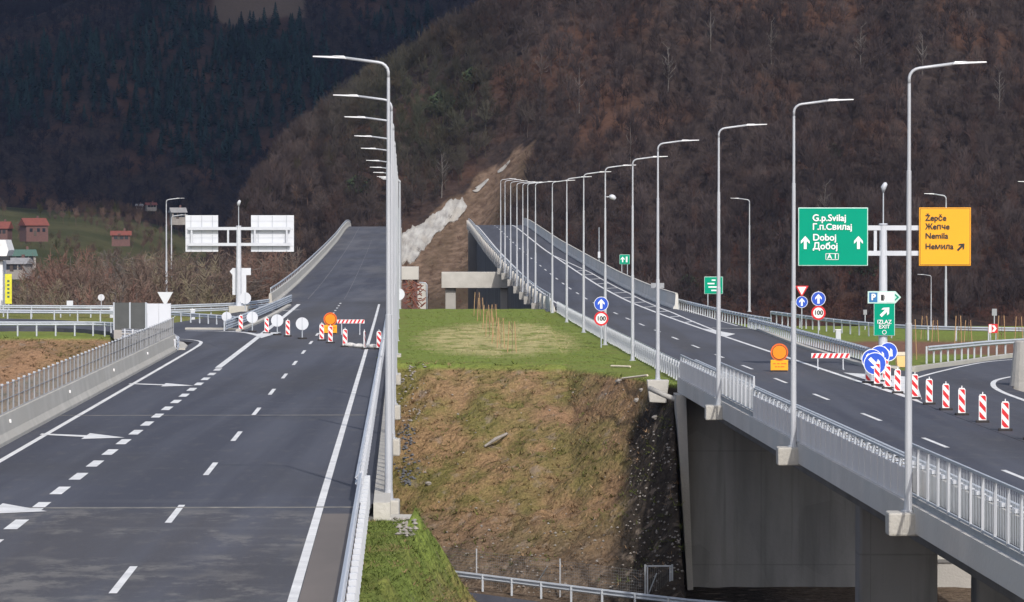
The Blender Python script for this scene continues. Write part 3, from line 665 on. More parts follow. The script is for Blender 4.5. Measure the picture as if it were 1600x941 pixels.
gm = wav(x, y, 3.0, 5) + .8 * rng.normal(size=n) + (z - 9.6) * .7; base = np.where((gm > -.2)[:, None], np.array([[.13, .165, .045]]), np.array([[.27, .19, .10]])) * rng.uniform(.6, 1.3, (n, 1))
scatter('bank_grass', tv, np.stack([x, y, z], 1), rng.uniform(.25, .6, n), rng.uniform(0, 6.28, n), base, 'blades', rng.integers(0, 6, n))
x, y = jgrid(-48, -18, 236, 262, .42); z = H(x, y); keep = (rng.random(len(x)) < .7) & (z < 11.6); x, y, z = x[keep], y[keep], z[keep]; n = len(x)
base = np.where((wav(x, y, 8, 9) > -.7)[:, None], np.array([[.10, .115, .03]]), np.array([[.20, .13, .07]])) * rng.uniform(.5, 1.25, (n, 1))
scatter('embankment_grass', tv, np.stack([x, y, z], 1), rng.uniform(.6, 1.3, n), rng.uniform(0, 6.28, n), base, 'blades', rng.integers(0, 6, n))
x, y = jgrid(-12, 9, 213, 344, .6); z = H(x, y); xl, xr = XL(y) + .6, XR(y) - .6; keep = (x > xl) & (x < xr) & (rng.random(len(x)) < .8); x, y, z = x[keep], y[keep], z[keep]; n = len(x)
st = (((x + 1) / 5.2) ** 2 + ((y - 262) / 38) ** 2 + .35 * wav(x, y, 4, 6)) < 1
base = np.where(st[:, None], np.array([[.50, .42, .22]]), np.array([[.19, .25, .05]])) * rng.uniform(.65, 1.3, (n, 1))
scatter('median_grass', tv, np.stack([x, y, z], 1), rng.uniform(.3, .65, n), rng.uniform(0, 6.28, n), base, 'blades', rng.integers(0, 6, n))

# ---------------------------------------------------------------- road surfaces
def road(name, f, o0, o1, y0, y1, m, d=4, th=.25):
    P = steps(y0, y1, d); mb = MB(); o0f = o0 if callable(o0) else (lambda y: o0); o1f = o1 if callable(o1) else (lambda y: o1)
    A = [Vector(f(y, o0f(y))) for y in P]; B = [Vector(f(y, o1f(y))) for y in P]; dn = Vector((0, 0, th))
    mb.ribbon(B, A); mb.ribbon([a - dn for a in A], [b - dn for b in B]); mb.ribbon(A, [a - dn for a in A]); mb.ribbon([b - dn for b in B], B)
    mb.add([A[0], B[0], B[0] - dn, A[0] - dn], [(0, 3, 2, 1)]); mb.add([A[-1], B[-1], B[-1] - dn, A[-1] - dn], [(0, 1, 2, 3)])
    return tag(mb.build(name, m), kind='structure')
lo = lambda y: float(np.interp(y, [0, 243, 250, 262, 300, 330, 350, 900], [-13.0, -13.0, -17.5, -20, -16, -13.0, -11.7, -11.3]))
road_l = road('left_road', PL, lo, lambda y: -.58 if y < 98.5 else -.35, 20, 895, 'asphalt_left', 3)
ro = lambda y: float(np.interp(y, [0, 150, 186, 200, 240, 300, 350, 900], [13.0, 13.5, 15.0, 12.8, 12.6, 12.6, 11.4, 11.2]))
road_r = road('right_road', PR, .75, ro, 20, 777, 'asphalt_right', 3)

def line(par, f, off, y0, y1, wd, name='edge_line', m='paint', up=.008, d=3):
    of = off if callable(off) else (lambda y: off); P = steps(y0, y1, d); mb = MB()
    mb.ribbon([Vector(f(y, of(y) + wd / 2, up)) for y in P], [Vector(f(y, of(y) - wd / 2, up)) for y in P]); return mb.build(name, m, par)
def dashes(par, f, off, y0, y1, L, gap, wd, name='lane_line', up=.008):
    mb = MB(); y = y0
    while y < y1:
        P = steps(y, y + L, 3); mb.ribbon([Vector(f(q, off + wd / 2, up)) for q in P], [Vector(f(q, off - wd / 2, up)) for q in P]); y += L + gap
    return mb.build(name, 'paint', par)
def patch(par, pts, name='painted_area', m='paint', up=.012):
    mb = MB(); mb.poly([Vector(p) + Vector((0, 0, up)) for p in pts]); return mb.build(name, m, par)

# left road markings
line(road_l, PL, -1.75, 30, 352, .20)
dashes(road_l, PL, -5.42, 58.0, 300, 6, 12, .17)
dashes(road_l, PL, -5.42, 318, 362, 3, 6, .17)
dashes(road_l, PL, -9.15, 62.0, 196, 3, 3, .34, 'block_line')
line(road_l, PL, -9.25, 198, 352, .34, 'solid_lane_line')
line(road_l, PL, -12.25, 30, 236, .20)
# ramp paving: old markings faded to pale traces
line(road_l, PL, -8.9, 372, 830, .10, 'worn_line', 'trace'); line(road_l, PL, -5.3, 372, 700, .06, 'worn_line', 'trace')
mb = MB(); mb.ribbon([Vector(PL(y, -.59, .004)) for y in steps(22, 97.0, 4)], [Vector(PL(y, -1.63, .004)) for y in steps(22, 97.0, 4)]); mb.build('shoulder_paving', 'shoulder', road_l)
# corner line curving into the side road
cp = [gl(*p) for p in ((302, 543), (308.5, 539), (314, 536), (317, 534), (317.5, 532.5), (314, 530.8), (306, 529.5), (297, 529))]
def bandline(par, pts, wd, up=.012, name='edge_line', m='paint'):
    A, B = [], []
    for i, p in enumerate(pts):
        d = (pts[min(i + 1, len(pts) - 1)] - pts[max(i - 1, 0)]); d.z = 0; d.normalize(); n_ = Vector((d.y, -d.x, 0)) * wd / 2
        A.append(p + n_ + Vector((0, 0, up))); B.append(p - n_ + Vector((0, 0, up)))
    mb = MB(); mb.ribbon(A, B); return mb.build(name, m, par)
def smooth_pts(pts, n=6):
    out = []
    for i in range(len(pts) - 1):
        p0, p1, p2, p3 = pts[max(i - 1, 0)], pts[i], pts[i + 1], pts[min(i + 2, len(pts) - 1)]
        for k in range(n):
            t = k / n; out.append(.5 * ((2 * p1) + (p2 - p0) * t + (2 * p0 - 5 * p1 + 4 * p2 - p3) * t * t + (3 * p1 - p0 - 3 * p2 + p3) * t ** 3))
    out.append(pts[-1]); return out
bandline(road_l, smooth_pts([Vector(PL(230, -12.25)), Vector(PL(237, -12.3)), Vector(PL(243, -12.6)), Vector(PL(247, -13.5)), Vector(PL(248.5, -14.8)), Vector(PL(248.8, -16.2))]), .22, up=.018)
# line across the mouth of the side road and the gore
bandline(road_l, smooth_pts([gl(290, 517.5), gl(345, 518), gl(385, 520.5), gl(408, 526)]), .5, up=.02)
patch(road_l, [gl(408, 529), gl(396, 523), gl(418, 520.5), gl(440, 519.5)], up=.026)
bandline(road_l, [gl(408, 487.5), gl(468, 484.5)], .45, up=.02)
def lane_arrow(par, f, y0, off, name='arrow_marking'):
    """slanted return arrow on the lane"""
    mb = MB(); up = .014
    A = f(y0, off - 1.55, up); 
    P = lambda dx, dy: Vector(f(y0 + dy, off + dx, up))
    mb.poly([P(-1.7, .3), P(-1.7, -.5), P(.0, -1.9), P(.0, -.9)]); mb.poly([P(.0, -3.2), P(1.45, -2.3), P(.0, .5)]); return mb.build(name, 'paint', par)
for px, py in ((258, 600), (138, 679), (0, 790)):
    p = gl(px, py); lane_arrow(road_l, PL, p.y, p.x - XL(p.y))

# right road markings
dashes(road_r, PR, 5.1, 57.0, 765, 6, 12, .17)
line(road_r, PR, 1.45, 60, 774, .20)
line(road_r, PR, 8.85, 178, 774, .26, 'solid_lane_line'); line(road_r, PR, 8.92, 55, 178, .36, 'solid_lane_line')
l3 = lambda y: float(np.interp(y, [255, 275, 330, 400, 480, 560], [8.9, 9.4, 10.2, 10.6, 10.4, 8.95]))
line(road_r, PR, l3, 268, 560, .20)
for y in np.arange(300, 500, 17.):
    patch(road_r, [PR(y, 9.0), PR(y + 1.2, 9.0), PR(y + 3.8, l3(y)), PR(y + 2.6, l3(y))], 'hatching')
patch(road_r, [PR(283, 8.95), PR(262, 8.95), PR(268, 10.1), PR(275, 9.6)], up=.016)
bandline(road_r, [gr(1112, 513), gr(1206, 515)], .4, up=.02)
line(road_r, PR, 12.2, 290, 345, .16)
patch(road_r, [gr(1318, 583), gr(1430, 590), gr(1441, 625), gr(1425, 620), gr(1365, 597.5)], up=.02)

# exit road
mb = MB(); ex_out = smooth_pts([gr(1405, 598), gr(1440, 579.5), gr(1500, 571), gr(1560, 562), gr(1610, 556), gr(1700, 549)]); ex_in = smooth_pts([gr(1640, 640), gr(1598, 621), gr(1566, 607), gr(1556, 600), gr(1572, 591), gr(1640, 584), gr(1760, 576)])
poly = [Vector(PR(60, 12.9)), Vector(PR(60, 20)), Vector((XR(140) + 17, 140, zR(140))), gr(1700, 640)] + [gr(1760, 590), gr(1760, 548)] + list(reversed(ex_out))[1:]
exr = []
A = [p + Vector((0, 0, .010)) for p in (Vector(PR(20, 8)), Vector(PR(100, 8)), Vector(PR(150, 8.5)), Vector(PR(165, 9)), gr(1405, 600), gr(1440, 580), gr(1500, 571), gr(1560, 562), gr(1620, 556), gr(1720, 547), gr(1900, 540))]
B = [p + Vector((0, 0, .010)) for p in (Vector(PR(20, 14)), Vector(PR(100, 14)), Vector(PR(150, 14.4)), Vector(PR(165, 14.6)), Vector(PR(172, 14.9)), Vector(PR(178, 15.2)), Vector(PR(184, 17)), Vector(PR(187, 19)), Vector(PR(189, 24)), Vector(PR(191, 34)), Vector(PR(192, 60)))]
A = smooth_pts(A, 4); B = smooth_pts(B, 4)
mb.ribbon(B, A); mb.ribbon([a - Vector((0, 0, .3)) for a in A], [b - Vector((0, 0, .3)) for b in B]); mb.ribbon(A, [a - Vector((0, 0, .3)) for a in A]); mb.ribbon([b - Vector((0, 0, .3)) for b in B], B)
exit_road = tag(mb.build('exit_road', 'asphalt_side'), kind='structure')
bandline(exit_road, smooth_pts([gr(1418, 597), gr(1440, 589), gr(1480, 578.5), gr(1530, 568), gr(1570, 563.5), gr(1620, 560)]), .22, up=.02)
bandline(exit_road, smooth_pts([gr(1680, 655), gr(1600, 626), gr(1566, 613), gr(1552.5, 603), gr(1560, 594), gr(1600, 587), gr(1680, 580)]), .25, up=.02)

# side road to the left
mb = MB(); A = smooth_pts([gl(430, 519), gl(360, 519), gl(300, 518.5), gl(230, 510), gl(120, 502), gl(0, 498), gl(-300, 496)], 5); B = smooth_pts([gl(345, 545), gl(320, 535), gl(290, 531), gl(225, 524.5), gl(120, 514), gl(0, 512), gl(-300, 511)], 5)
A = [a + Vector((0, 0, .006)) for a in A]; B = [b + Vector((0, 0, .006)) for b in B]
mb.ribbon(A, B); mb.ribbon([b - Vector((0, 0, .3)) for b in B], [a - Vector((0, 0, .3)) for a in A]); mb.ribbon(B, [b - Vector((0, 0, .3)) for b in B])
side_road = tag(mb.build('side_road', 'asphalt_side'), kind='structure')

# lower road crossing beneath both bridges
mb = MB(); P = [(-60, 205), (-25, 199), (-3.5, 183.5), (7, 169.5), (20, 160), (45, 150)]
A = [Vector((a, b, FLOOR + .12)) for a, b in P]; B = [Vector((a - 1, b - 9, FLOOR + .12)) for a, b in P]; mb.ribbon(A, B); mb.ribbon([a - Vector((0, 0, .3)) for a in A], A)
tag(mb.build('lower_road', 'asphalt_side'), kind='structure')

# ---------------------------------------------------------------- guardrails, parapets
WPROF = [(0, .44), (.045, .50), (.0, .56), (0, .60), (.045, .66), (0, .74), (.012, .74), (.06, .665), (.02, .595), (.02, .565), (.06, .50), (.012, .44)]
def resample(pts, d):
    out = [pts[0]]; acc = 0
    for a, b in zip(pts[:-1], pts[1:]):
        L = (b - a).length; t = d - acc
        while t <= L: out.append(a.lerp(b, t / L)); t += d
        acc = L - (t - d)
    return out
def guardrail(pts, label, side=1, post=2.0, m='galvanised', deep=.5, h=1.0, group='steel guardrails', max_posts=95, double=False, wide=0.):
    pts = [Vector(p) for p in pts]; o0 = pts[0].copy(); root = empty('guardrail', o0, 0, label, 'guardrail', group); loc = [p - o0 for p in pts]
    MB().sweep([((a * 1.6 + wide) * side, b * h) for a, b in WPROF], loc).build('beam', m, root)
    if double: MB().sweep([(a * side * 1.6 + .0, b * h - .38) for a, b in WPROF], loc).build('beam', m, root)
    src = None
    for i, p in enumerate(resample(loc, post)[:max_posts]):
        if src is None:
            pm = MB().box((-.07 * side, 0, .72 * h / 2 - deep / 2), (.10, .14, .72 * h + deep))
            if wide: pm.box((-.12 * side, 0, .40), (.10, .10, .8))
            src = pm.build('post', m, root); src.location = p
        else: c = src.copy(); COL.objects.link(c); c.parent = root; c.location = p
    return root
# near guardrail on the left road, right-hand side (before the bridge) and on the bridge
guardrail([PL(y, -.60) for y in steps(40, 101, 3)], 'near steel guardrail with bright posts at the right edge of the left road', -1, 1.33, 'white_steel', wide=.05, h=1.1)
guardrail([PL(y, -.75) for y in steps(101, 228, 4)], 'guardrail along the right edge of the left bridge', -1, 2.0, 'white_steel')
guardrail([PL(y, -.75) for y in steps(228, 350, 4)], 'guardrail along the left road beside the median grass', -1, 2.0)
guardrail([PR(y, .62) for y in steps(190.5, 344, 4)], 'guardrail between the median grass and the right road', 1, 1.8, 'white_steel')
# left barrier with railing
def parapet(name, f, off, y0, y1, label, inner=1, hgt=.95, m='concrete_pale', th=.42, d=4, z0=-.3, cat='barrier', gp='concrete parapets'):
    p0 = Vector(f(y0, off)); root = empty(name, p0, 0, label, cat, gp); s = inner
    P = [Vector(f(y, off)) - p0 for y in steps(y0, y1, d)]
    MB().sweep([(-s * th * .5, z0), (s * th * .5, z0), (s * th * .5, .12), (s * .09, .36), (s * .02, hgt), (-s * .2, hgt), (-s * th * .5, .1)][::(1 if s > 0 else -1)], P).build('concrete_wall', m, root)
    return root, p0
def railing(root, p0, f, off, y0, y1, base, top, gap, m='galvanised', rails=(1.0,), r=.03, mx=98, mesh=False):
    src = None
    for y in steps(y0, y1, gap)[:mx]:
        if src is None: src = MB().box((0, 0, (base + top) / 2), (.06, .06, top - base)).build('post', m, root); src.location = Vector(f(y, off)) - p0
        else: c = src.copy(); COL.objects.link(c); c.parent = root; c.location = Vector(f(y, off)) - p0
    for q in rails:
        P = [Vector(f(y, off)) - p0 + Vector((0, 0, base + (top - base) * q)) for y in steps(y0, y1, 4)]
        MB().sweep([(-r, -r), (r, -r), (r, r), (-r, r)], P).build('rail', m, root)
rt, p0 = parapet('road_barrier', PL, -13.2, 40, 226, 'concrete barrier topped with a close railing along the left edge of the left road', 1)
railing(rt, p0, PL, -13.3, 44, 226, .9, 1.95, 1.9, rails=(.97, .5, .06), r=.012, m='rail_grey')
mb = MB()                                         # wire infill of that railing
for y in steps(44, 226, .26): a = Vector(PL(y, -13.3)) - p0; mb.box(a + Vector((0, 0, 1.42)), (.012, .012, .92))
mb.build('railing_infill', 'mesh_wire', rt)
cap_ = None
for y in steps(44, 226, 1.9):
    if cap_ is None: cap_ = MB().box((0, 0, 1.97), (.09, .07, .06)).build('post_cap', 'galvanised', rt)
    else: q_ = cap_; cap_ = q_.copy(); COL.objects.link(cap_); cap_.parent = rt
    cap_.location = Vector(PL(y, -13.3)) - p0
for y in steps(60, 224, 22): MB().box(Vector(PL(y, -13.12)) - p0 + Vector((0, 0, .68)), (.07, .06, .12)).build('reflector', 'sign_white', rt)
# curved guardrail at its far end with kerb stones
guardrail([PL(224, -13.0), PL(230, -13.25), PL(236, -13.9), PL(241, -14.9), PL(245, -16.2), PL(247.5, -18)], 'short curved guardrail where the side road leaves the left road', 1, 1.0, m='white_steel', double=True)
# left ramp parapets
rt, p0 = parapet('ramp_parapet', PL, -11.75, 350, 893, 'pale concrete parapet on the left edge of the left ramp', 1, 1.05, th=.5, d=6)
railing(rt, p0, PL, -11.85, 352, 890, 1.0, 1.5, 6, rails=(1.0,), r=.06)
rt, p0 = parapet('ramp_parapet', PL, -.1, 350, 893, 'pale parapet on the right edge of the left ramp behind the lamps', -1, .85, th=.4, d=6)
railing(rt, p0, PL, .1, 352, 890, .2, 1.5, 6, rails=(1.0, .6), r=.04)
rt, p0 = parapet('ramp_parapet', PR, 11.45, 345, 776, 'concrete parapet on the right edge of the right ramp', -1, 1.35, th=.5, d=6, m='parapet_pale')
rt2 = rt
MB().sweep([(-.12, 1.35), (.12, 1.35), (.12, 1.46), (-.12, 1.46)], [Vector(PR(y, 11.5)) - p0 for y in steps(345, 776, 8)]).build('coping', 'concrete_pale', rt)
MB().box(Vector(PR(372, 11.6)) - p0 + Vector((0, 0, 1.6)), (1.3, .1, .5)).build('panel', 'rail_grey', rt)
rt, p0 = parapet('ramp_parapet', PR, .2, 345, 776, 'grey parapet with close posts on the left edge of the right ramp', 1, .8, th=.4, d=6, m='parapet_pale')
railing(rt, p0, PR, -.02, 346, 775, -.1, 1.35, 5.8, m='galvanised', rails=(1.0, .6), r=.05)
for y_ in steps(352, 772, 10): MB().box(Vector(PR(y_, -.3)) - p0 + Vector((0, 0, .15)), (.2, .3, 1.8)).build('outer_post', 'parapet_pale', rt)
mb = MB(); mb.sweep([(-.02, 0.), (.02, 0.), (.02, 1.05), (-.02, 1.05)], [Vector(PR(y, -.06)) - p0 for y in steps(346, 775, 8)]); mb.build('infill_panel', 'lamp_metal', rt)

# right side guardrails
def gline(pp, f=gr): return smooth_pts([f(*p) for p in pp], 5)
g1 = guardrail(gline([(1050, 476.5), (1090, 487), (1130, 497), (1170, 506), (1206, 512)]), 'upper guardrail beyond the small green sign on the right', 1, 2.0)
guardrail(gline([(1172, 513), (1215, 524), (1260, 537), (1310, 551), (1350, 563), (1372, 571)]), 'guardrail sloping down to the blue arrow signs', 1, 1.33, h=1.1)
guardrail(gline([(1206, 500), (1300, 513), (1400, 523), (1500, 527), (1620, 529)]), 'long far guardrail across the right verge', 1, 2.6)
guardrail(gline([(1450, 561), (1500, 556), (1550, 551), (1640, 545)]), 'short guardrail with a rounded end beside the exit road', 1, 1.33)
# left side guardrails
guardrail(gline([(-60, 519), (60, 519), (150, 519), (182, 521)], gl), 'guardrail above the brown embankment on the left', 1, 1.33)
guardrail(gline([(-60, 498), (80, 499), (180, 500), (262, 502), (350, 508), (380, 512)], gl), 'long guardrail behind the grey noise panels', 1, 2.0)
guardrail(gline([(-80, 489.5), (100, 491), (230, 491), (300, 489), (370, 486), (420, 480)], gl), 'farthest left guardrail below the brown trees', 1, 2.6, double=True)
guardrail(gline([(352, 517), (375, 508), (400, 497), (430, 484), (455, 472.5)], gl), 'guardrail climbing from the junction to the left ramp', 1, 2.0, double=True)
# lower road guardrail
guardrail([Vector((a, b, FLOOR + .1)) for a, b in ((-8, 189.5), (-3.5, 186), (0, 181.5), (4, 176.3), (8, 171.5), (14, 166.5))], 'guardrail beside the lower road at the foot of the slope', 1, 2.3)

# kerbs
def kerb(pts, label, wd=.35, hh=.14):
    o = MB().sweep([(-wd / 2, -.2), (wd / 2, -.2), (wd / 2, hh), (-wd / 2, hh)][::-1], [Vector(p) for p in pts]).build('kerb', 'concrete_pale'); return tag(o, label, 'kerb', 'concrete kerbs')
kerb(gline([(1185, 515.5), (1250, 541), (1320, 563), (1352, 573), (1368, 578)]), 'kerb under the guardrail that slopes to the blue arrow signs')
kerb(gline([(1425, 577), (1470, 571.5), (1530, 563.5), (1580, 556.5), (1660, 549)]), 'pale kerb on the outer side of the exit road')
kerb(gline([(290, 515), (350, 515.5), (378, 517)], gl), 'kerb in front of the grass island at the left junction')
kerb(gline([(372, 518), (400, 506), (430, 491), (452, 478)], gl), 'kerb rising beside the left junction to the ramp')
kerb([PL(y, o) for y, o in ((227, -12.9), (233, -13.1), (239, -13.7), (243.5, -14.7))], 'broken kerb inside the curved guardrail', .5, .1)

# ---------------------------------------------------------------- right bridge
D0, D1 = 55., 187.5
br = empty('bridge', PR(D1, 5), 0, 'right road bridge with dark piers, grey side fence and lamp corbels', 'bridge'); b0 = Vector(PR(D1, 5))
L_ = lambda p: Vector(p) - b0
PY = steps(D0, D1, 4)
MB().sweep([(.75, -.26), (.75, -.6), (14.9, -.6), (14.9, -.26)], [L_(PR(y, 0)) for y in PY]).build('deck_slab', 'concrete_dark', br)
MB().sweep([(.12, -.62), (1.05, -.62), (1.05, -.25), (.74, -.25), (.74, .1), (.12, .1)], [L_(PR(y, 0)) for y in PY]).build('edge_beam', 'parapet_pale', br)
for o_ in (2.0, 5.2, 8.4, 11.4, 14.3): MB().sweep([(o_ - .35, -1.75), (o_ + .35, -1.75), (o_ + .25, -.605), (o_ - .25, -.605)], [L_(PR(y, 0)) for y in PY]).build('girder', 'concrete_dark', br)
zt = zR(186) - .62
MB().box(L_((XR(186.5) + 6.3, 186.2, (zt + FLOOR - 1) / 2)), (11.7, 1.6, zt - FLOOR + 1)).build('abutment', 'concrete_formed', br)
MB().poly([L_(q) for q in ((XR(186) - .15, 184.0, zt), (XR(186) + .35, 184.0, zt), (XR(186) + .75, 184.0, FLOOR - 1), (XR(186) + .5, 184.0, FLOOR - 1))], 2.6).build('wing_wall', 'concrete', br)
for o_ in (0, 1): MB().box(L_((11.75 + 1.45 + o_ * 4.0, 129.5, (zR(130) - 1.76 + FLOOR - 1) / 2)), (2.7, 1.5, zR(130) - 1.76 - FLOOR + 1)).build('pier', 'concrete_formed', br, bevel=.12)
for y in (100.9, 130.6, 161.6):
    MB().box(L_(PR(y, -.12, -.38)), (.9, .95, .62)).build('lamp_corbel', 'concrete_pale', br, bevel=.05)
MB().sweep([(.02, 0), (.3, 0), (.3, .12), (.02, .12)], [L_(PR(y, .12, -.45)) for y in PY]).build('cornice', 'parapet_pale', br)
dp = MB(); q0 = Vector(PR(186, -.55, -.75)); dp.tube([L_(q0 + Vector((-.8, .6, .35))), L_(q0), L_(q0 + Vector((.7, -.3, -.25))), L_(q0 + Vector((2.1, -.4, -.3)))], .13, 10)
dp.build('drain_pipe', 'concrete', br, smooth=True)
# inner barrier on the bridge
bi, p0 = parapet('bridge_barrier', PR, 1.05, D0, D1, 'pale concrete barrier with steel brackets just inside the right bridge fence', 1, .8, m='concrete_pale', th=.35, z0=.0)
for y in steps(D0 + 2, D1 - 1, 2.0): MB().box(Vector(PR(y, 1.0)) - p0 + Vector((0, 0, .88)), (.26, .5, .10)).build('bracket', 'white_steel', bi)
MB().sweep([(-.05, .93), (.05, .93), (.05, 1.0), (-.05, 1.0)], [Vector(PR(y, 1.02)) - p0 for y in steps(D0, D1, 4)]).build('rail', 'galvanised', bi)

def side_fence(f, off, y0, y1, kind, label, gp, s=1):
    p0 = Vector(f(y0, off)); root = empty('bridge_fence', p0, 0, label, 'fence', gp); Q = lambda y, dx=0, up=0: Vector(f(y, off + dx)) - p0 + Vector((0, 0, up))
    top = 1.22 if kind == 'sheet' else 1.66; base = .1
    MB().sweep([(-.035, top - .05), (.035, top - .05), (.035, top + .02), (-.035, top + .02)], [Q(y) for y in steps(y0, y1, 3)]).build('top_rail', 'galvanised', root)
    src = None; gap = 1.5 if kind == 'sheet' else 1.9
    for y in steps(y0, y1, gap):
        if src is None: src = MB().box((0, 0, (top + base) / 2 - .05), (.07, .09, top - base)).build('post', 'lamp_metal' if kind == 'bars' else 'galvanised', root); src.location = Q(y)
        else: c = src.copy(); COL.objects.link(c); c.parent = root; c.location = Q(y)
    if kind == 'sheet':
        mb = MB()
        for a in steps(y0, y1, 1.5)[:-1]:
            mb.sweep([(-s * .06, base - .14), (-s * .04, base - .14), (-s * .04, .93), (-s * .06, .93)], [Q(a + .06), Q(min(a + 1.44, y1))])
        mb.build('sheet_panel', 'fence_sheet', root)
        for a in steps(y0, y1, 1.5)[:-1]:            # slanted stays between sheet and rail
            mb = MB(); mb.tube([Q(a + .75, .25, .80), Q(a + .2, 0, top - .05)], .022, 4, False); mb.box(Q(a + .8, .14, .93), (.30, .55, .03))
            mb.build('stay', 'white_steel', root)
    else:
        mb = MB()
        for a in steps(y0, y1, .24): mb.box(Q(a, 0, (top + .35) / 2), (.010, .010, top - .4))
        mb.build('bars', 'galvanised', root)
        MB().sweep([(-.025, .28), (.025, .28), (.025, .34), (-.025, .34)], [Q(y) for y in steps(y0, y1, 3)]).build('bottom_rail', 'galvanised', root)
        MB().sweep([(-.06, -.05), (-.035, -.05), (-.035, .27), (-.06, .27)], [Q(y) for y in steps(y0, y1, 3)]).build('kick_plate', 'dark_seam', root)
    return root
GF = 'steel fences along the bridge edges'
side_fence(PR, .30, 165.2, 187.5, 'sheet', 'sheet clad fence at the far end of the right bridge', GF)
side_fence(PR, .30, 148.5, 164.9, 'bars', 'taller open barred fence between two sheet clad stretches of the right bridge', GF)
side_fence(PR, .30, 103.4, 148.3, 'sheet', 'long sheet clad fence between the two nearest right lamps', GF)
side_fence(PR, .30, 56, 103.1, 'bars', 'nearest open barred fence at the lower right corner', GF)

# ---------------------------------------------------------------- left bridge
E0, E1 = 99.3, 227.
bl = empty('bridge', PL(E0, -6), 0, 'left road bridge carrying dark asphalt over the lower road', 'bridge'); c0 = Vector(PL(E0, -6)); K = lambda p: Vector(p) - c0
PY = steps(E0, E1, 4)
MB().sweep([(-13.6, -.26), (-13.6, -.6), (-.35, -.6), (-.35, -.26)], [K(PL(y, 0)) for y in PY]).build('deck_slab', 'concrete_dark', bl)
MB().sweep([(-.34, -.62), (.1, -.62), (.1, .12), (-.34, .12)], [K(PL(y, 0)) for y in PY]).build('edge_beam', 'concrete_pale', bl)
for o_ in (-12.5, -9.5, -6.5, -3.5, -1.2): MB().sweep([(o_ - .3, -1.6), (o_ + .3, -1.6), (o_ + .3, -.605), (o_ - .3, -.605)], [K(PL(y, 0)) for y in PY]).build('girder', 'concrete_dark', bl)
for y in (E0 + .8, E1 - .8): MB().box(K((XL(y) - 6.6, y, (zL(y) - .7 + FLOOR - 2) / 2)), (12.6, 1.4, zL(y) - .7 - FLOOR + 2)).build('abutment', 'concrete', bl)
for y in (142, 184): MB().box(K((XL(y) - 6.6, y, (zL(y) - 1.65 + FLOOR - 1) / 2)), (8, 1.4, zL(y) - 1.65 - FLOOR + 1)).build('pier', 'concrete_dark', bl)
MB().sweep([(-13.0, .0), (-.4, .0), (-.4, .012), (-13.0, .012)], [K(PL(99.1, 0)), K(PL(99.4, 0))]).build('expansion_joint', 'joint', bl)
MB().sweep([(-13.0, .0), (-.4, .0), (-.4, .012), (-13.0, .012)], [K(PL(148.0, 0)), K(PL(148.14, 0))]).build('expansion_joint', 'joint', bl)
for y in (103.2, 133, 158, 193, 223): MB().box(K(PL(y, .07, -.38)), (.55, .85, .6)).build('lamp_corbel', 'concrete_pale', bl, bevel=.05)
MB().box(K(PL(101.3, .28, -.62)), (1.1, 1.4, .45)).build('lamp_corbel', 'concrete_pale', bl, bevel=.05)
side_fence(PL, .02, 103.5, 226, 'bars', 'tall narrow railing beside the left lamp row on the left bridge', GF, -1)

# ---------------------------------------------------------------- ramp bridges beyond the junction
for f, a, b, lab in ((PL, -11.95, .3, 'left ramp bridge climbing to a crest behind the lamps'), (PR, -.3, 11.7, 'right ramp bridge rising over concrete piers to its crest')):
    p0 = Vector(f(348, (a + b) / 2)); root = empty('ramp_bridge', p0, 0, lab, 'bridge'); YE = 893 if f is PL else 776; PY = steps(346, YE, 6); Q = lambda p: Vector(p) - p0
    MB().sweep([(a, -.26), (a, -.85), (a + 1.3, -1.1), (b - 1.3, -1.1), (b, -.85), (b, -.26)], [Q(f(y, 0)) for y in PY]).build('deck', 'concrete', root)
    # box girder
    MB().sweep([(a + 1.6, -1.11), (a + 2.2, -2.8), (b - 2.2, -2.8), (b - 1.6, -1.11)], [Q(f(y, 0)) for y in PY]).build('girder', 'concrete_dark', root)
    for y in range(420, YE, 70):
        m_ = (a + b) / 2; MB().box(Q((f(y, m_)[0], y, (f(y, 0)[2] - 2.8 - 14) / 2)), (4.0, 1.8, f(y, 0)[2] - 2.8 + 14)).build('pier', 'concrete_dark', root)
    if f is PR:                                     # tall abutment wall under the crest seen from the side
        z_a = f(765, 0)[2]; MB().box(Q((f(765, .5)[0] + .9, 755, (z_a - 1.0 - 22) / 2)), (2.6, 40, z_a - .9 + 22)).build('abutment', 'concrete_dark', root)
        for y, xo in ((480, -.55), (455, -.5), (430, -.5), (409, -.5), (393, -.5), (370, -.5), (501, -.55)): MB().box(Q(f(y, xo, -.45)), (.8, 1.3, .8)).build('lamp_corbel', 'concrete', root)
        zc = bgp(0, 425, 520).z; hz = 25 / F * 520
        MB().box(Q(((bgp(690, 0, 520).x + 13.5 / 2), 520, zc - hz / 2)), (13.5, 2.6, hz)).build('pier_cap', 'concrete_pale', root, bevel=.06)
        for xx in (704, 790, 850):
            X_ = bgp(xx, 0, 520).x; MB().box(Q((X_, 520.2, (zc - hz - 12) / 2)), (1.45, 1.4, zc - hz + 12)).build('pier', 'concrete', root, bevel=.1)
        # side wall panels under the ramp between cap and the grass
        MB().sweep([(.9, -17), (1.2, -17), (1.2, -1.1), (.9, -1.1)], [Q(f(y, 0)) for y in steps(360, 774, 6)]).build('side_wall', 'concrete_dark', root)
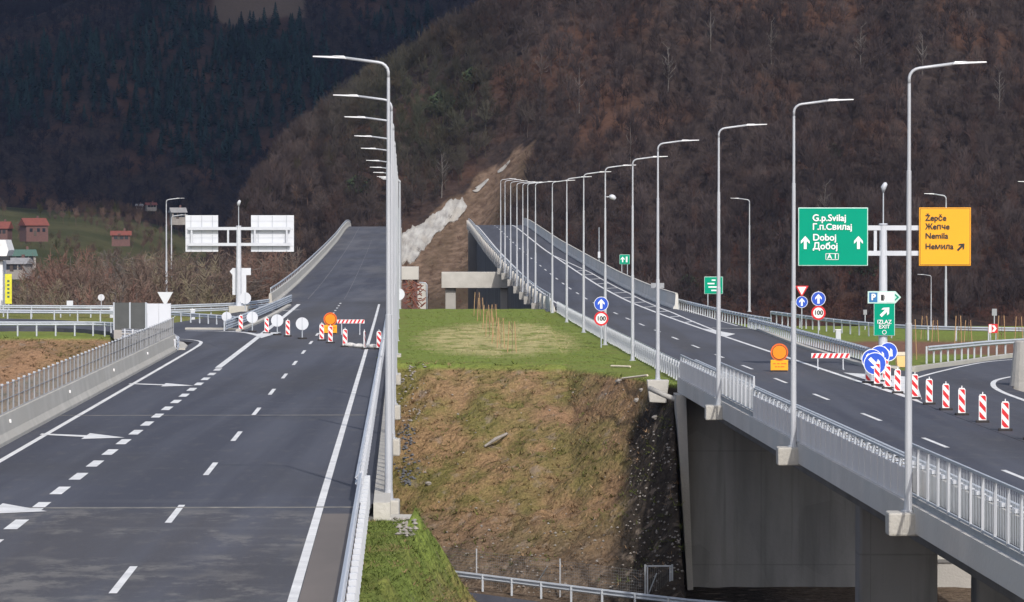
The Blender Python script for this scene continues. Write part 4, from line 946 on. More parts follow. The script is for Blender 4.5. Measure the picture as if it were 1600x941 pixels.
# pale culvert block and rusty heap left of the median
P = bgp(641, 437, 420); MB().box(P + Vector((0, 0, .72)), (1.9, 1.6, 1.45)).build('concrete_block', 'concrete_pale', bevel=.04); tag(bpy.context.scene.collection.objects[-1], 'pale concrete block seen right of the far left lamps', 'concrete block')
blk = [o for o in COL.objects if o.name.startswith('concrete_block')][0]; blk.data.transform(Matrix.Translation(-P)); blk.location = P
colb = MB()
for dx in (-.6, .55): colb.box((dx, 0, -1.9), (.5, .7, 3.9))
colb.build('support', 'brick', blk)
hp = MB(); r = random.Random(3); P = bgp(647, 480, 400)
for i in range(70): a = Vector((r.uniform(-.9, .9), r.uniform(-.5, .5), r.uniform(0, 2.7))); b = a + Vector((r.uniform(-.7, .7), r.uniform(-.3, .3), r.uniform(-.6, .6))); hp.tube([a, b], r.uniform(.03, .08), 5)
o = hp.build('rusty_framework', 'rust'); o.location = P; tag(o, 'rusty reddish framework under the pale concrete block', 'scaffold')
o = MB().tube([(0, 0, -1), (0, 0, 2.3), (-.15, 0, 2.5), (-.8, 0, 2.55)], .06, 8).build('pipe_post', 'galvanised', smooth=True); o.location = bgp(667, 480, 390); tag(o, 'thin bent grey pipe standing right of the rusty framework', 'post')
o = MB().box((0, 0, 1.2), (.9, .3, 2.8)).build('concrete_slab', 'concrete_pale'); o.location = bgp(659, 480, 410); tag(o, 'upright pale slab behind the bent grey pipe', 'concrete slab')

# ---------------------------------------------------------------- street lamps
def make_lamp(h=12., arm=1.74, r=.080, label='x', gp=None, s=1, m='lamp_metal'):
    root = empty('street_lamp', (0, 0, 0), 0, label, 'street lamp', gp)
    MB().tube([(0, 0, 0), (0, 0, h * .42), (0, 0, h * .421), (0, 0, h * .76), (0, 0, h * .761), (0, 0, h - .55)], [r * 1.35, r * 1.12, r * .92, r * .78, r * .62, r * .55], 14).build('pole', m, root, smooth=False)
    pts = [(0, 0, h - .56)] + [(s * .30 * (1 - math.cos(t)), 0, h - .42 + .28 * math.sin(t)) for t in [R(q) for q in (5, 25, 45, 65, 85)]] + [(s * (arm - .55), 0, h - .02)]
    MB().tube(pts, r * .52, 10).build('arm', m, root, smooth=True)
    hd = MB(); x0 = arm - .6; hd.poly([(s * (x0 + .06), -.12, h + .035), (s * (x0 + .34), -.12, h + .045), (s * (x0 + .42), -.1, h + .03), (s * (x0 + .92), -.1, h + .035), (s * (x0 + .92), -.1, h + .0), (s * (x0 + .4), -.12, h - .03), (s * x0, -.12, h - .05)], .22).build('lamp_head', 'lamp_head', root, bevel=.015)
    MB().tube([(0, 0, -.02), (0, 0, .05), (0, 0, .051), (0, 0, .3)], [r * 2.4, r * 2.4, r * 1.6, r * 1.4], 12).build('base_plate', m, root)
    return root
GLL, GLR = 'street lamps lining the left road', 'street lamps lining the right road'
ordn = ['nearest', 'second nearest', 'third nearest', 'fourth nearest', 'fifth nearest', 'sixth nearest', 'seventh nearest', 'eighth nearest', 'ninth nearest', 'tenth nearest', 'eleventh nearest', 'twelfth nearest', 'thirteenth nearest', 'fourteenth nearest', 'fifteenth nearest', 'farthest']
src = make_lamp(gp=GLL, s=-1)
zl = [103, 133, 159, 192, 222, 253, 283, 313, 345, 378, 410, 445, 480, 520]
for i, y in enumerate(zl):
    o = src if i == 0 else copy_tree(src); o.location = PL(y, .05 if y < 340 else .15, -.1 if y < 230 or y > 350 else -.28); o['label'] = f"{'farthest' if i == len(zl) - 1 else ordn[i]} lamp of the left row, arm reaching left" + (', on a concrete corbel' if y < 230 else '')
    if y < 230 or y > 350: o.scale = (1, 1, 12.1 / 12)
src = make_lamp(gp=GLR, s=1)
zr = [100.9, 130.6, 161.6, 190, 222, 252, 282, 311, 341, 370, 393, 409, 430, 455, 480, 501]
notes = {0: 'in front of the gantry beside the orange yellow sign', 1: 'just left of the large green sign', 2: 'on the bridge above the barred fence', 3: 'standing on a pale square footing', 4: 'on the grass before the footing', 5: 'carrying a camera beside the blue arrow sign'}
for i, y in enumerate(zr):
    o = src if i == 0 else copy_tree(src); p = Vector(PR(y, 0)); p.z += -.07 if (y < 185 or y > 345) else -.28
    if i == 3: p = Vector((7.3, 189, zR(189) - .1))
    if y > 345: p.x -= .5; p.z -= .1
    o.location = p; o['label'] = f"{ordn[i]} lamp of the right row" + (', ' + notes[i] if i in notes else ', arm reaching right')
    if i == 5:
        cp = empty('traffic_camera', p + Vector((.12, -.15, 9.9)), 0, 'white camera dome fixed to a lamp above the blue arrow sign', 'camera'); MB().box((.1, 0, 0), (.3, .06, .06)).build('bracket', 'galvanised', cp)
        MB().tube([(.15, 0, .02), (.3, 0, .0), (.42, 0, -.05), (.55, 0, -.16)], [.10, .17, .17, .1], 12).build('housing', 'white_steel', cp, smooth=True)
ft = MB(); ft.poly([(-.55, -.45, 0), (.55, -.45, 0), (.42, -.45, -1.15), (-.42, -.45, -1.1)], .9); o = ft.build('lamp_footing', 'concrete_pale', bevel=.04); o.location = (7.3, 189, zR(189) - .08); tag(o, 'pale square concrete footing under a lamp at the corner of the slope', 'footing')
GLO = 'lamps beyond the junction'
src = make_lamp(12, 1.7, .1, gp=GLO, s=-1); P = bgp(1171, 487, 400); src.location = P; src['label'] = 'lone lamp with its arm to the left, beyond the small green sign'
def other_lamp(px, top, y, h, label, flip=False):
    o = copy_tree(src); P = bgp(px, top, y); o.location = P - Vector((0, 0, h)); o.scale = (1, 1, h / 12); o['label'] = label
    if flip: o.rotation_euler.z = math.pi
    return o
other_lamp(1478, 303, 347, 13.5, 'lamp behind the orange yellow sign, arm to the left')
other_lamp(1455, 429, 560, 12, 'small distant lamp between the gantry and the orange yellow sign')
other_lamp(1626, 284, 330, 13, 'lamp whose head just enters at the right edge')
other_lamp(260, 310, 420, 12, 'tall lamp with its arm to the right beside the triangular sign back', True)
other_lamp(268, 336, 470, 12, 'thinner lamp standing close behind the tall left lamp', True)
other_lamp(60, 431, 620, 9, 'small distant lamp near the yellow banner on the left')

# ---------------------------------------------------------------- signs
def arrow_poly(cx, cz, L, ang, y=-.02, w_=.16):
    """arrow pointing up rotated by ang"""
    pts = [(-w_ / 2, -.5), (w_ / 2, -.5), (w_ / 2, .12), (.34, -.1), (.34, .12), (0, .5), (-.34, .12), (-.34, -.1), (-w_ / 2, .12)]
    c, s = math.cos(ang), math.sin(ang); return [(cx + L * (a * c - b * s), y, cz + L * (a * s + b * c)) for a, b in pts]
def add_arrow(mb, *a, **k):
    p = arrow_poly(*a, **k); mb.add(p, [(0, 1, 2, 8), (8, 2, 5), (2, 3, 4, 5), (5, 6, 7, 8)])
def board(name, w_, h_, mface, mborder, parent, x=0, z=0, y=0, edge=.045, th=.05, bd=.05):
    MB().box((x, y, z), (w_, th, h_)).build(name, mborder, parent, bevel=.03)
    o = MB().box((x, y - th / 2 - .004, z), (w_ - 2 * edge, .01, h_ - 2 * edge)).build('face', mface, parent); return o

def gantry(loc, label, lp, rp, back=False, hb=7.4):
    """T-shaped sign gantry: lp/rp = (x centre, width) of boards; beams at heights"""
    root = empty('sign_gantry', loc, 0, label, 'sign gantry', 'white sign gantries')
    pole = MB(); pole.tube([(0, 0, -.2), (0, 0, hb)], [.25, .20], 16); pole.build('pole', 'white_steel', root, smooth=False)
    MB().tube([(0, 0, -.05), (0, 0, .05)], .42, 16).build('base_plate', 'white_steel', root)
    MB().box((0, 0, -.35), (1.6, 1.6, .7)).build('footing', 'concrete_pale', root)
    x0, x1 = lp[0] - lp[1] * .42, rp[0] + rp[1] * .42
    for zz in (hb - .18, hb - 1.55): MB().box(((x0 + x1) / 2, 0, zz), (x1 - x0, .26, .26)).build('beam', 'white_steel', root)
    for xx in (.5 * (lp[0] + lp[1] / 2), 1.4, x0 + .3, x1 - .3): MB().box((xx, 0, hb - .86), (.16, .2, 1.12)).build('strut', 'white_steel', root)
    MB().tube([(0, 0, hb), (0, 0, hb + .06)], [.26, .2], 12).build('cap', 'white_steel', root)
    MB().tube([(0, 0, hb), (0, 0, hb + 2.0)], .035, 6).build('mast', 'galvanised', root)
    MB().tube([(0, -.02, hb + 1.75), (0, -.05, hb + 2.0), (.1, -.1, hb + 2.2), (.1, -.1, hb + 2.28)], [.06, .15, .12, .04], 10).build('camera', 'white_steel', root, smooth=True)
    return root
# right gantry
gy = 204.; gs = F / gy; gb = Vector(((1380 - 800) / gs, gy, CAMZ - (572 - HY) / gs)); m2 = lambda px, py: ((px - 1380) / gs, CAMZ - (py - HY) / gs - gb.z)
gt = gantry(gb, 'white sign gantry on the right carrying the green and orange yellow boards', ((1301 - 1380) / gs, 108 / gs), ((1475 - 1380) / gs, 81 / gs), hb=m2(0, 351)[1])
GS = 'direction boards on the right gantry'
xg, zg = m2(1301, 370); sg = empty('direction_sign', gb + Vector((xg, -.25, zg)), 0, 'large green motorway direction board with white lettering and two up arrows', 'road sign', GS)
W_, H_ = 109 / gs, 91 / gs
board('board', W_, H_, 'sign_green', 'pale_green', sg)
def T(t, px, py, size, par, cx, cy, m='sign_white', **k): return text_part(t, size, ((px - cx) / gs, -.042, -(py - cy) / gs), m, par, **k)
T('G.p.Svilaj', 1268.5, 341, .50, sg, 1301, 370); _=T('Г.п.Свилај', 1268.5, 355, .46, sg, 1301, 370); T('Doboj', 1269, 371.5, .50, sg, 1301, 370); T('Добој', 1269, 385, .50, sg, 1301, 370)
T('A 1', 1299.5, 401, .36, sg, 1301, 370, align='CENTER', bold=.008)
am = MB(); add_arrow(am, (1257.5 - 1301) / gs, -(379 - 370) / gs, .70, 0, y=-.055, w_=.22); add_arrow(am, (1340.5 - 1301) / gs, -(379 - 370) / gs, .70, 0, y=-.055, w_=.22); am.build('arrow', 'sign_white', sg)
fr = MB(); cx, cz = (1299.5 - 1301) / gs, -(401 - 370) / gs
for dx, dz, a, b in ((0, .16, .70, .03), (0, -.16, .70, .03), (-.34, 0, .03, .35), (.34, 0, .03, .35)): fr.box((cx + dx, -.05, cz + dz), (a, .012, b))
fr.build('road_number_frame', 'sign_white', sg)
xy, zy = m2(1475.5, 370); sy = empty('direction_sign', gb + Vector((xy, -.25, zy)), 0, 'orange yellow exit direction board with black lettering and slanted arrow', 'road sign', GS)
board('board', 81 / gs, 91 / gs, 'sign_black', 'sign_yellow', sy, edge=.05); MB().box((0, -.036, 0), (81 / gs - .15, .01, 91 / gs - .15)).build('face', 'sign_yellow', sy)
for t, py in (('Žepče', 341), ('Жепче', 354.5), ('Nemila', 369), ('Немила', 385.5)): text_part(t, .43, ((1444.5 - 1475.5) / gs, -.048, -(py - 370) / gs), 'sign_black', sy)
am = MB(); add_arrow(am, (1500.5 - 1475.5) / gs, -(386 - 370) / gs, .54, R(-45), y=-.06, w_=.2); am.build('arrow', 'sign_black', sy)
# exit board and parking arrow on the gantry pole
xe, ze = m2(1381, 499); se = empty('exit_sign', gb + Vector((xe, -.32, ze)), 0, 'small green exit board reading IZLAZ EXIT with a slanted arrow', 'road sign')
board('board', 33 / gs, 51 / gs, 'sign_green', 'pale_green', se, edge=.03)
am = MB(); add_arrow(am, 1 / gs, 12 / gs, .66, R(-45), y=-.055, w_=.24); am.build('arrow', 'sign_white', se)
text_part('IZLAZ', .29, (0, -.042, -4 / gs), 'sign_white', se, align='CENTER', bold=.006); text_part('EXIT', .29, (0, -.042, -11.5 / gs), 'sign_white', se, align='CENTER', bold=.006)
MB().ring((0, -.055, -20 / gs), .09, .12, n=14).build('symbol', 'sign_white', se)
xe, ze = m2(1381, 464.5); sp = empty('service_sign', gb + Vector((xe, -.36, ze)), 0, 'arrow shaped parking and fuel service board above the exit board', 'road sign')
w2, h2 = 52 / gs, 19 / gs
MB().poly([(-w2 / 2, 0, -h2 / 2), (w2 / 2 - .3, 0, -h2 / 2), (w2 / 2, 0, 0), (w2 / 2 - .3, 0, h2 / 2), (-w2 / 2, 0, h2 / 2)], .04).build('board', 'pale_green', sp)
MB().box((-w2 / 2 + .30, -.01, 0), (.44, .01, .52)).build('parking_panel', 'sign_cyan', sp); text_part('P', .46, (-w2 / 2 + .30, -.02, 0), 'sign_white', sp, align='CENTER', bold=.02)
MB().box((-w2 / 2 + .80, -.01, 0), (.42, .01, .52)).build('fuel_panel', 'sign_white', sp)
fp = MB(); fp.box((-w2 / 2 + .79, -.022, -.02), (.16, .01, .32)); fp.box((-w2 / 2 + .91, -.022, -.01), (.03, .01, .2)); fp.build('fuel_symbol', 'sign_black', sp)
MB().box((-w2 / 2 + 1.24, -.01, 0), (.36, .01, .52)).build('symbol_panel', 'sign_white', sp)
MB().poly([(w2 / 2 - .33, -.012, -.2), (w2 / 2 - .1, -.012, 0), (w2 / 2 - .33, -.012, .2), (w2 / 2 - .33, -.012, .1), (w2 / 2 - .22, -.012, 0), (w2 / 2 - .33, -.012, -.1)]).build('chevron', 'sign_green', sp)
# left gantry (seen from behind)
ly = 326.; ls = F / ly; lb = Vector(((373 - 800) / ls, ly, CAMZ - (478 - HY) / ls)); q2 = lambda px, py: ((px - 373) / ls, CAMZ - (py - HY) / ls - lb.z)
hbl = q2(0, 354)[1]
gl_ = gantry(lb, 'white sign gantry on the left seen from behind with two blank board backs', ((315 - 373) / ls, 50 / ls), ((425.5 - 373) / ls, 67 / ls), hb=hbl)
for cx, w_, lb_ in ((315, 51, 'narrower blank sign back on the left arm of the left gantry'), (425.5, 67, 'wider blank sign back on the right arm of the left gantry')):
    x_, z_ = q2(cx, 365); o = empty('direction_sign', lb + Vector((x_, .3, z_)), 0, lb_, 'road sign', 'board backs on the left gantry'); MB().box((0, 0, 0), (w_ / ls, .06, 57 / ls)).build('board', 'sign_back', o)
    st = MB()
    for k in (-.33, 0, .33): st.box((k * w_ / ls, -.06, 0), (.05, .05, 57 / ls - .06))
    for k in (-.34, -.12, .12, .34): st.box((0, -.04, k * 57 / ls), (w_ / ls - .1, .02, .02))
    st.build('stiffener', 'galvanised', o)
x_, z_ = q2(375, 424.5); o = empty('service_sign', lb + Vector((x_, .3, z_)), 0, 'white back of an arrow shaped board on the left gantry pole', 'road sign'); a_, b_ = 16.5 / ls, 5.5 / ls
MB().poly([(-a_, 0, 0), (-a_ + .25, 0, -b_), (a_, 0, -b_), (a_, 0, b_), (-a_ + .25, 0, b_)], .05).build('board', 'sign_back', o)
x_, z_ = q2(373.5, 445); o = empty('exit_sign', lb + Vector((x_, .3, z_)), 0, 'white upright back of the exit board on the left gantry pole', 'road sign'); MB().box((0, 0, 0), (21.5 / ls, .05, 32 / ls)).build('board', 'sign_back', o)

def round_sign(loc, faces, label, post_h, gp=None, name='road_sign', rp=.04, tilt=0):
    """faces: list of (dz, radius, kind)"""
    root = empty(name, loc, tilt, label, 'road sign', gp); MB().tube([(0, .05, -.1), (0, .05, post_h)], rp, 8).build('post', 'galvanised', root)
    for dz, r_, kd in faces:
        if kd == 'blue': 
            MB().disc((0, 0, dz), r_, .03).build('disc', 'sign_white', root); MB().disc((0, -.006, dz), r_ * .93, .01).build('face', 'sign_blue', root); am = MB(); add_arrow(am, 0, dz, r_ * 1.35, 0, y=-.012, w_=.24); am.build('arrow', 'sign_white', root)
        elif kd == 'diag':
            MB().disc((0, 0, dz), r_, .03).build('disc', 'sign_white', root); MB().disc((0, -.006, dz), r_ * .93, .01).build('face', 'sign_blue', root); am = MB(); add_arrow(am, 0, dz, r_ * 1.35, R(-135), y=-.012, w_=.24); am.build('arrow', 'sign_white', root)
        elif kd == '100':
            MB().disc((0, 0, dz), r_, .03).build('disc', 'sign_red', root); MB().disc((0, -.006, dz), r_ * .74, .01).build('face', 'sign_white', root); text_part('100', r_ * .85, (0, -.014, dz), 'sign_black', root, align='CENTER', bold=.012)
        elif kd == 'back': MB().disc((0, -.02, dz), r_, .03).build('disc', 'sign_back', root); MB().box((0, -.03, dz), (.06, .02, r_ * 1.9)).build('bracket', 'galvanised', root)
        elif kd == 'yield':
            MB().poly([(-r_, 0, dz + r_ * .6), (0, 0, dz - r_ * 1.1), (r_, 0, dz + r_ * .6)], .03).build('triangle', 'sign_red', root)
            q = .66; MB().poly([(-r_ * q, -.01, dz + r_ * .45), (0, -.01, dz - r_ * .75), (r_ * q, -.01, dz + r_ * .45)]).build('face', 'sign_white', root)
        elif kd == 'tri_back': MB().poly([(-r_, 0, dz + r_ * .7), (0, 0, dz - r_ * 1.1), (r_, 0, dz + r_ * .7)], .03).build('triangle', 'sign_back', root)
        elif kd == 'sq_grey': MB().box((0, 0, dz), (r_ * 1.7, .03, r_ * 2.4)).build('plate', 'rail_grey', root)
        elif kd == 'sq_back': MB().box((0, 0, dz), (r_ * 2, .03, r_ * 2)).build('plate', 'sign_back', root)
    return root
def at_depth(px, py, y): return bgp(px, py, y)
s_ = F / 246; P = bgp(939.5, 541, 246); round_sign(P, [((541 - 475) / s_, .47, 'blue'), ((541 - 498) / s_, .47, '100')], 'blue up arrow disc over a 100 limit disc by the median grass', 3.2)
s_ = F / 262; P = bgp(1279, 520, 262); round_sign(P, [((520 - 467) / s_, .50, 'blue'), ((520 - 489) / s_, .50, '100')], 'blue up arrow disc over a 100 limit disc right of the green sign', 2.9)
s_ = F / 280; P = bgp(1253, 512, 280); round_sign(P, [((512 - 453) / s_, .50, 'yield'), ((512 - 472) / s_, .44, 'blue')], 'give way triangle over a smaller blue arrow disc behind the second lamp', 2.9)
# cluster of four keep-right discs
GB = 'blue diagonal arrow signs behind the beacons'
for (px, py, base, r_, lb) in ((1388, 550, 589, 0.48, 'rightmost and highest blue arrow disc of the cluster'), (1374.5, 556, 592, 0.51, 'second blue arrow disc from the right in the cluster'), (1363, 562, 595, 0.52, 'leftmost blue arrow disc, mostly hidden behind the front one'), (1367.5, 568.5, 600, 0.55, 'front blue arrow disc, lowest of the cluster')):
    P = gr(px, base); s_ = F / P.y; round_sign(P, [((base - py) / s_, r_, 'diag')], lb, (base - py) / s_, GB, rp=.03)
# left junction sign backs
GW = 'round sign backs across the left road'
for px, py, base, r_, lb in ((354, 495, 512, .36, 'round sign back at the left guardrail, farthest left of its row'), (394, 496, 519, .40, 'round sign back between the first two beacons'), (433, 501, 524, .42, 'white round sign back between the second and third beacons'), (472, 506, 530, .42, 'white round sign back right of the third beacon')):
    P = gl(px, base); s_ = F / P.y; round_sign(P, [((base - py) / s_, r_, 'back')], lb, (base - py) / s_ + .3, GW)
    MB().tube([(0, .05, 0), (0, .05, .1)], .3, 10).build('foot', 'rubber', [o for o in COL.objects if o.get('label') == lb][0])
P = bgp(383, 485, 322); round_sign(P, [(19 * 322 / F, .5, 'back')], 'round sign back just right of the left gantry pole', 1.4)
P = bgp(258, 495, 330); round_sign(P, [(30 * 330 / F, .68, 'tri_back')], 'triangular sign back in front of the tall left lamp', 2.0)
P = bgp(158, 490, 340); round_sign(P, [(25 * 340 / F, .30, 'back')], 'small grey sign back left of the noise panels', 1.6)
P = bgp(109, 495, 320); round_sign(P, [(20 * 320 / F, .27, 'sq_back')], 'small white square sign back at the left verge', 1.2)
P = bgp(623, 487, 330); round_sign(P, [(27 * 330 / F, .52, 'back')], 'white round sign back peeking right of the left lamp row', 1.9)
P = bgp(1352, 520, 290); round_sign(P, [(32 * 290 / F, .16, 'sq_grey')], 'tiny grey plate sign left of the exit board', 1.6)
P = bgp(1554, 520, 290); round_sign(P, [(32 * 290 / F, .22, 'sq_grey')], 'small grey plate sign above the red chevron sign', 1.6)
P = bgp(697, 432, 500)
# chevron sign
P = bgp(1552, 535, 236); s_ = F / 236; rt = empty('chevron_sign', P, 0, 'small square red sign with a white chevron on wooden legs', 'road sign'); zc = (535 - 513.5) / s_
MB().box((0, 0, zc), (.56, .04, .56)).build('plate', 'sign_red', rt); MB().poly([(-.08, -.03, zc + .2), (.08, -.03, zc + .2), (.22, -.03, zc), (.08, -.03, zc - .2), (-.08, -.03, zc - .2), (.06, -.03, zc)]).build('chevron', 'sign_white', rt)
MB().box((-.18, -.022, zc), (.16, .012, .5)).build('stripe', 'sign_white', rt)
for dx in (-.15, .18): MB().tube([(dx, .03, -.2), (dx, .03, zc - .2)], .03, 6).build('leg', 'galvanised', rt)
# small green boards
P = bgp(1115, 482, 365); s_ = F / 365; rt = empty('direction_sign', P, 0, 'small green direction board with white lines beside the right barrier', 'road sign', 'small green boards beyond the barrier'); zc = (482 - 446) / s_
board('board', 29 / s_, 27 / s_, 'sign_green', 'pale_green', rt, z=zc, edge=.04)
mb = MB()
for k, (a, b) in enumerate(((-.0, .5), (-.25, .9), (-.05, 1.2), (.12, .9))): mb.box((a, -.04, zc + .50 - .33 * k), (b * .75, .01, .13))
mb.build('text_lines', 'sign_white', rt)
for dx in (-.55, .55): MB().tube([(dx, .05, -1), (dx, .05, zc)], .05, 6).build('leg', 'galvanised', rt)
P = bgp(976, 425, 470); s_ = F / 470; rt = empty('direction_sign', P, 0, 'tiny distant green board beyond the right ramp parapet', 'road sign', 'small green boards beyond the barrier'); zc = (425 - 405.5) / s_
board('board', 16 / s_, 15 / s_, 'sign_green', 'pale_green', rt, z=zc, edge=.03); mb = MB(); add_arrow(mb, -.25, zc, .7, 0, y=-.04, w_=.2); mb.box((.25, -.04, zc), (.2, .01, .7)); mb.build('arrow', 'sign_white', rt)
for dx in (-.35, .35): MB().tube([(dx, .05, -2), (dx, .05, zc)], .05, 6).build('leg', 'galvanised', rt)
P = bgp(936, 402, 480); rt = empty('weather_mast', P, 0, 'thin instrument mast with a white box beyond the ramp parapet', 'mast'); MB().tube([(0, 0, -2), (0, 0, 3.8)], .05, 6).build('pole', 'galvanised', rt); MB().box((0, -.1, .3), (.3, .25, .8)).build('box', 'white_steel', rt)

# ---------------------------------------------------------------- beacons
def make_beacon(flip=1):
    root = empty('beacon', (0, 0, 0), 0, 'x', 'traffic beacon', 'x')
    MB().box((0, 0, .05), (.52, .36, .10)).build('base', 'rubber', root, bevel=.02)
    h0, h1, hw = .10, 1.10, .145
    out = [(-hw, 0, h0), (hw, 0, h0), (hw, 0, h1 - .08), (hw * .72, 0, h1), (-hw * .72, 0, h1), (-hw, 0, h1 - .08)]
    MB().poly(out, .05).build('plate', 'sign_white', root)
    mb = MB(); hx = hw - .022
    for k in range(3):                             # slanted red bands clipped to the plate
        a = h0 + .0 + k * .42; lo_, hi_ = h0 + .03, h1 - .05
        pts = [(-hx, a + flip * .14), (hx, a - flip * .14), (hx, a - flip * .14 + .2), (-hx, a + flip * .14 + .2)]
        n_ = 6; col1 = []; col2 = []
        for q in range(n_ + 1):
            t = q / n_; xx = -hx + 2 * hx * t; b0_ = a + flip * .14 * (1 - 2 * t); col1.append((xx, min(max(b0_, lo_), hi_))); col2.append((xx, min(max(b0_ + .21, lo_), hi_)))
        for q in range(n_):
            if col2[q][1] - col1[q][1] > 1e-4 or col2[q + 1][1] - col1[q + 1][1] > 1e-4:
                mb.add([(col1[q][0], -.004, col1[q][1]), (col1[q + 1][0], -.004, col1[q + 1][1]), (col2[q + 1][0], -.004, col2[q + 1][1]), (col2[q][0], -.004, col2[q][1])], [(0, 1, 2, 3)])
    mb.build('stripes', 'sign_red', root)
    MB().tube([(0, .025, h1), (0, .025, h1 + .09)], .022, 6).build('knob', 'sign_white', root)
    return root
GBR, GBL = 'beacons in a row along the right road', 'beacons in a row across the left road'
bsrc = make_beacon(1); bsrc['group'] = GBR
names = ['first beacon beside the blue arrow discs', 'second beacon right of the blue arrow discs', 'third beacon, just left of the nearest right lamp pole', 'beacon half hidden by the nearest right lamp pole', 'fifth beacon, first one clear to the right of the lamp pole', 'sixth beacon of the row by the exit road', 'seventh beacon of the row by the exit road', 'eighth beacon of the row by the exit road', 'ninth and rightmost whole beacon of the row', 'beacon cut by the right edge of the picture']
for i, (px, py) in enumerate([(1371, 603), (1387.5, 608), (1403, 615), (1430, 624), (1452.5, 632.6), (1478.6, 641.6), (1503.6, 649.5), (1536, 661), (1571.5, 674), (1611, 688)]):
    o = bsrc if i == 0 else copy_tree(bsrc); o.location = gr(px, py); o['label'] = 'red and white ' + names[i]; o.rotation_euler.z = random.uniform(-.12, .12)
for px, py, lb in ((1357, 599, 'leftmost red and white beacon, tucked under the blue discs'), (1384, 597, 'red and white beacon behind the first two, below the blue discs')):
    o = copy_tree(bsrc); o.location = gr(px, py); o['label'] = lb; o.rotation_euler.z = .3
lsrc = make_beacon(1); lsrc['group'] = GBL
names = ['farthest left beacon, beside the left gantry footing', 'second beacon from left, near the gore marking', 'third beacon from left, on the long white line', 'fourth beacon, just left of the orange warning lamp', 'fifth beacon, directly under the orange warning lamp', 'beacon right of the orange warning lamp', 'beacon turned edge on beside the right edge line', 'beacon nearest the guardrail at the left lamp row']
for i, (px, py) in enumerate([(376, 517), (416.5, 521.5), (449.5, 526), (502.5, 532.5), (516, 536.5), (539, 542.5), (570, 546), (592, 546)]):
    o = lsrc if i == 0 else copy_tree(lsrc); o.location = gl(px, py); o['label'] = 'red and white ' + names[i]; o.rotation_euler.z = random.uniform(-.15, .15) if i != 6 else R(80)
    if i == 7: o.rotation_euler.z = -.2

# warning lamps
def warning_lamp(P, label, yel=(0.95, .6)):
    rt = empty('warning_lamp', P, 0, label, 'warning light', 'orange warning lamps')
    MB().disc((0, -.03, 1.02), .46, .10, 32).build('rim', 'lamp_rim', rt); MB().disc((0, -.05, 1.02), .385, .03, 32).build('lens', 'lamp_orange', rt)
    MB().ring((0, -.056, 1.02), .355, .385).build('gasket', 'rubber', rt); MB().box((0, 0, .34), (.92, .05, .56)).build('plate', 'sign_yellow', rt, bevel=.02)
    tx = MB()
    for k in (-.26, -.05, .16, .3): tx.box((k, -.03, .42), (.13, .006, .05)); tx.box((k * .7, -.03, .26), (.1, .006, .05))
    tx.build('text_lines', 'lamp_rim', rt)
    for dx in (-.3, .3): MB().box((dx, .06, .1), (.05, .05, .5)).build('leg', 'galvanised', rt)
    MB().box((0, .1, .04), (.8, .5, .08)).build('foot', 'rubber', rt)
warning_lamp(gr(1218, 581), 'large orange round warning lamp over a yellow plate on the right road')
warning_lamp(gl(516, 522), 'large orange round warning lamp over a yellow plate on the left road')
def board_barrier(P, w_, h_, label, skew=0.):
    rt = empty('road_barricade', P, skew, label, 'barricade', 'striped barricades'); MB().box((0, 0, h_), (w_, .04, .26)).build('board', 'sign_white', rt)
    mb = MB(); n_ = 7; st = w_ / n_
    for k in range(n_):
        x0 = -w_ / 2 + k * st + .02; mb.poly([(x0, -.024, h_ - .12), (x0 + st * .5, -.024, h_ - .12), (min(x0 + st * .5 + .12, w_ / 2), -.024, h_ + .12), (x0 + .12, -.024, h_ + .12)])
    mb.build('stripes', 'sign_red', rt)
    for dx in (-w_ * .33, w_ * .33): MB().box((dx, .04, h_ / 2), (.05, .05, h_)).build('leg', 'white_steel', rt); MB().box((dx, .04, .03), (.08, .6, .06)).build('foot', 'galvanised', rt)
P = gr(1298, 578); board_barrier(P, 60 * P.y / F, 22 * P.y / F, 'red and white striped barricade between the orange lamp and the blue discs')
P = gl(548, 523); board_barrier(P, 43 * P.y / F, 20.5 * P.y / F, 'red and white striped barricade right of the orange lamp on the left road')
sb = MB(); r = random.Random(2); n1, n2 = 10, 7; V = []
for j in range(n2):
    for i in range(n1):
        a = 2 * math.pi * i / n1; b = math.pi * (j + .5) / n2 - math.pi / 2; V.append((.42 * math.cos(a) * math.cos(b) + r.uniform(-.03, .03), .26 * math.sin(a) * math.cos(b), .13 + .15 * math.sin(b) + r.uniform(-.02, .02)))
sb.add(V, [(j * n1 + i, j * n1 + (i + 1) % n1, (j + 1) * n1 + (i + 1) % n1, (j + 1) * n1 + i) for j in range(n2 - 1) for i in range(n1)] + [tuple(range(n1 - 1, -1, -1)), tuple((n2 - 1) * n1 + i for i in range(n1))])
so_ = sb.build('sandbag', 'sack', smooth=True); tag(so_, 'x', 'sandbag', 'pale sandbags on the left road'); first = True
for px, py, lb in ((547, 542.5, 'pale sandbag at the foot of the beacon right of the orange lamp'), (561, 544, 'pale sandbag left of the edge on beacon'), (582, 545, 'pale sandbag left of the beacon nearest the guardrail')):
    o = so_ if first else so_.copy(); 
    if not first: COL.objects.link(o)
    first = False; o.location = gl(px, py); o['label'] = lb

# salt bin by the gantry
P = gr(1411, 574); rt = empty('salt_bin', P, .1, 'yellow beige grit bin beside the right gantry footing', 'bin'); s_ = F / P.y
MB().poly([(-.34, -.25, 0), (.34, -.25, 0), (.40, -.25, .62), (-.40, -.25, .62)], .5).build('body', 'bin_yellow', rt, bevel=.03); MB().poly([(-.42, -.28, .625), (.42, -.28, .625), (.34, -.28, .82), (-.34, -.28, .82)], .55).build('lid', 'bin_lid', rt, bevel=.03)
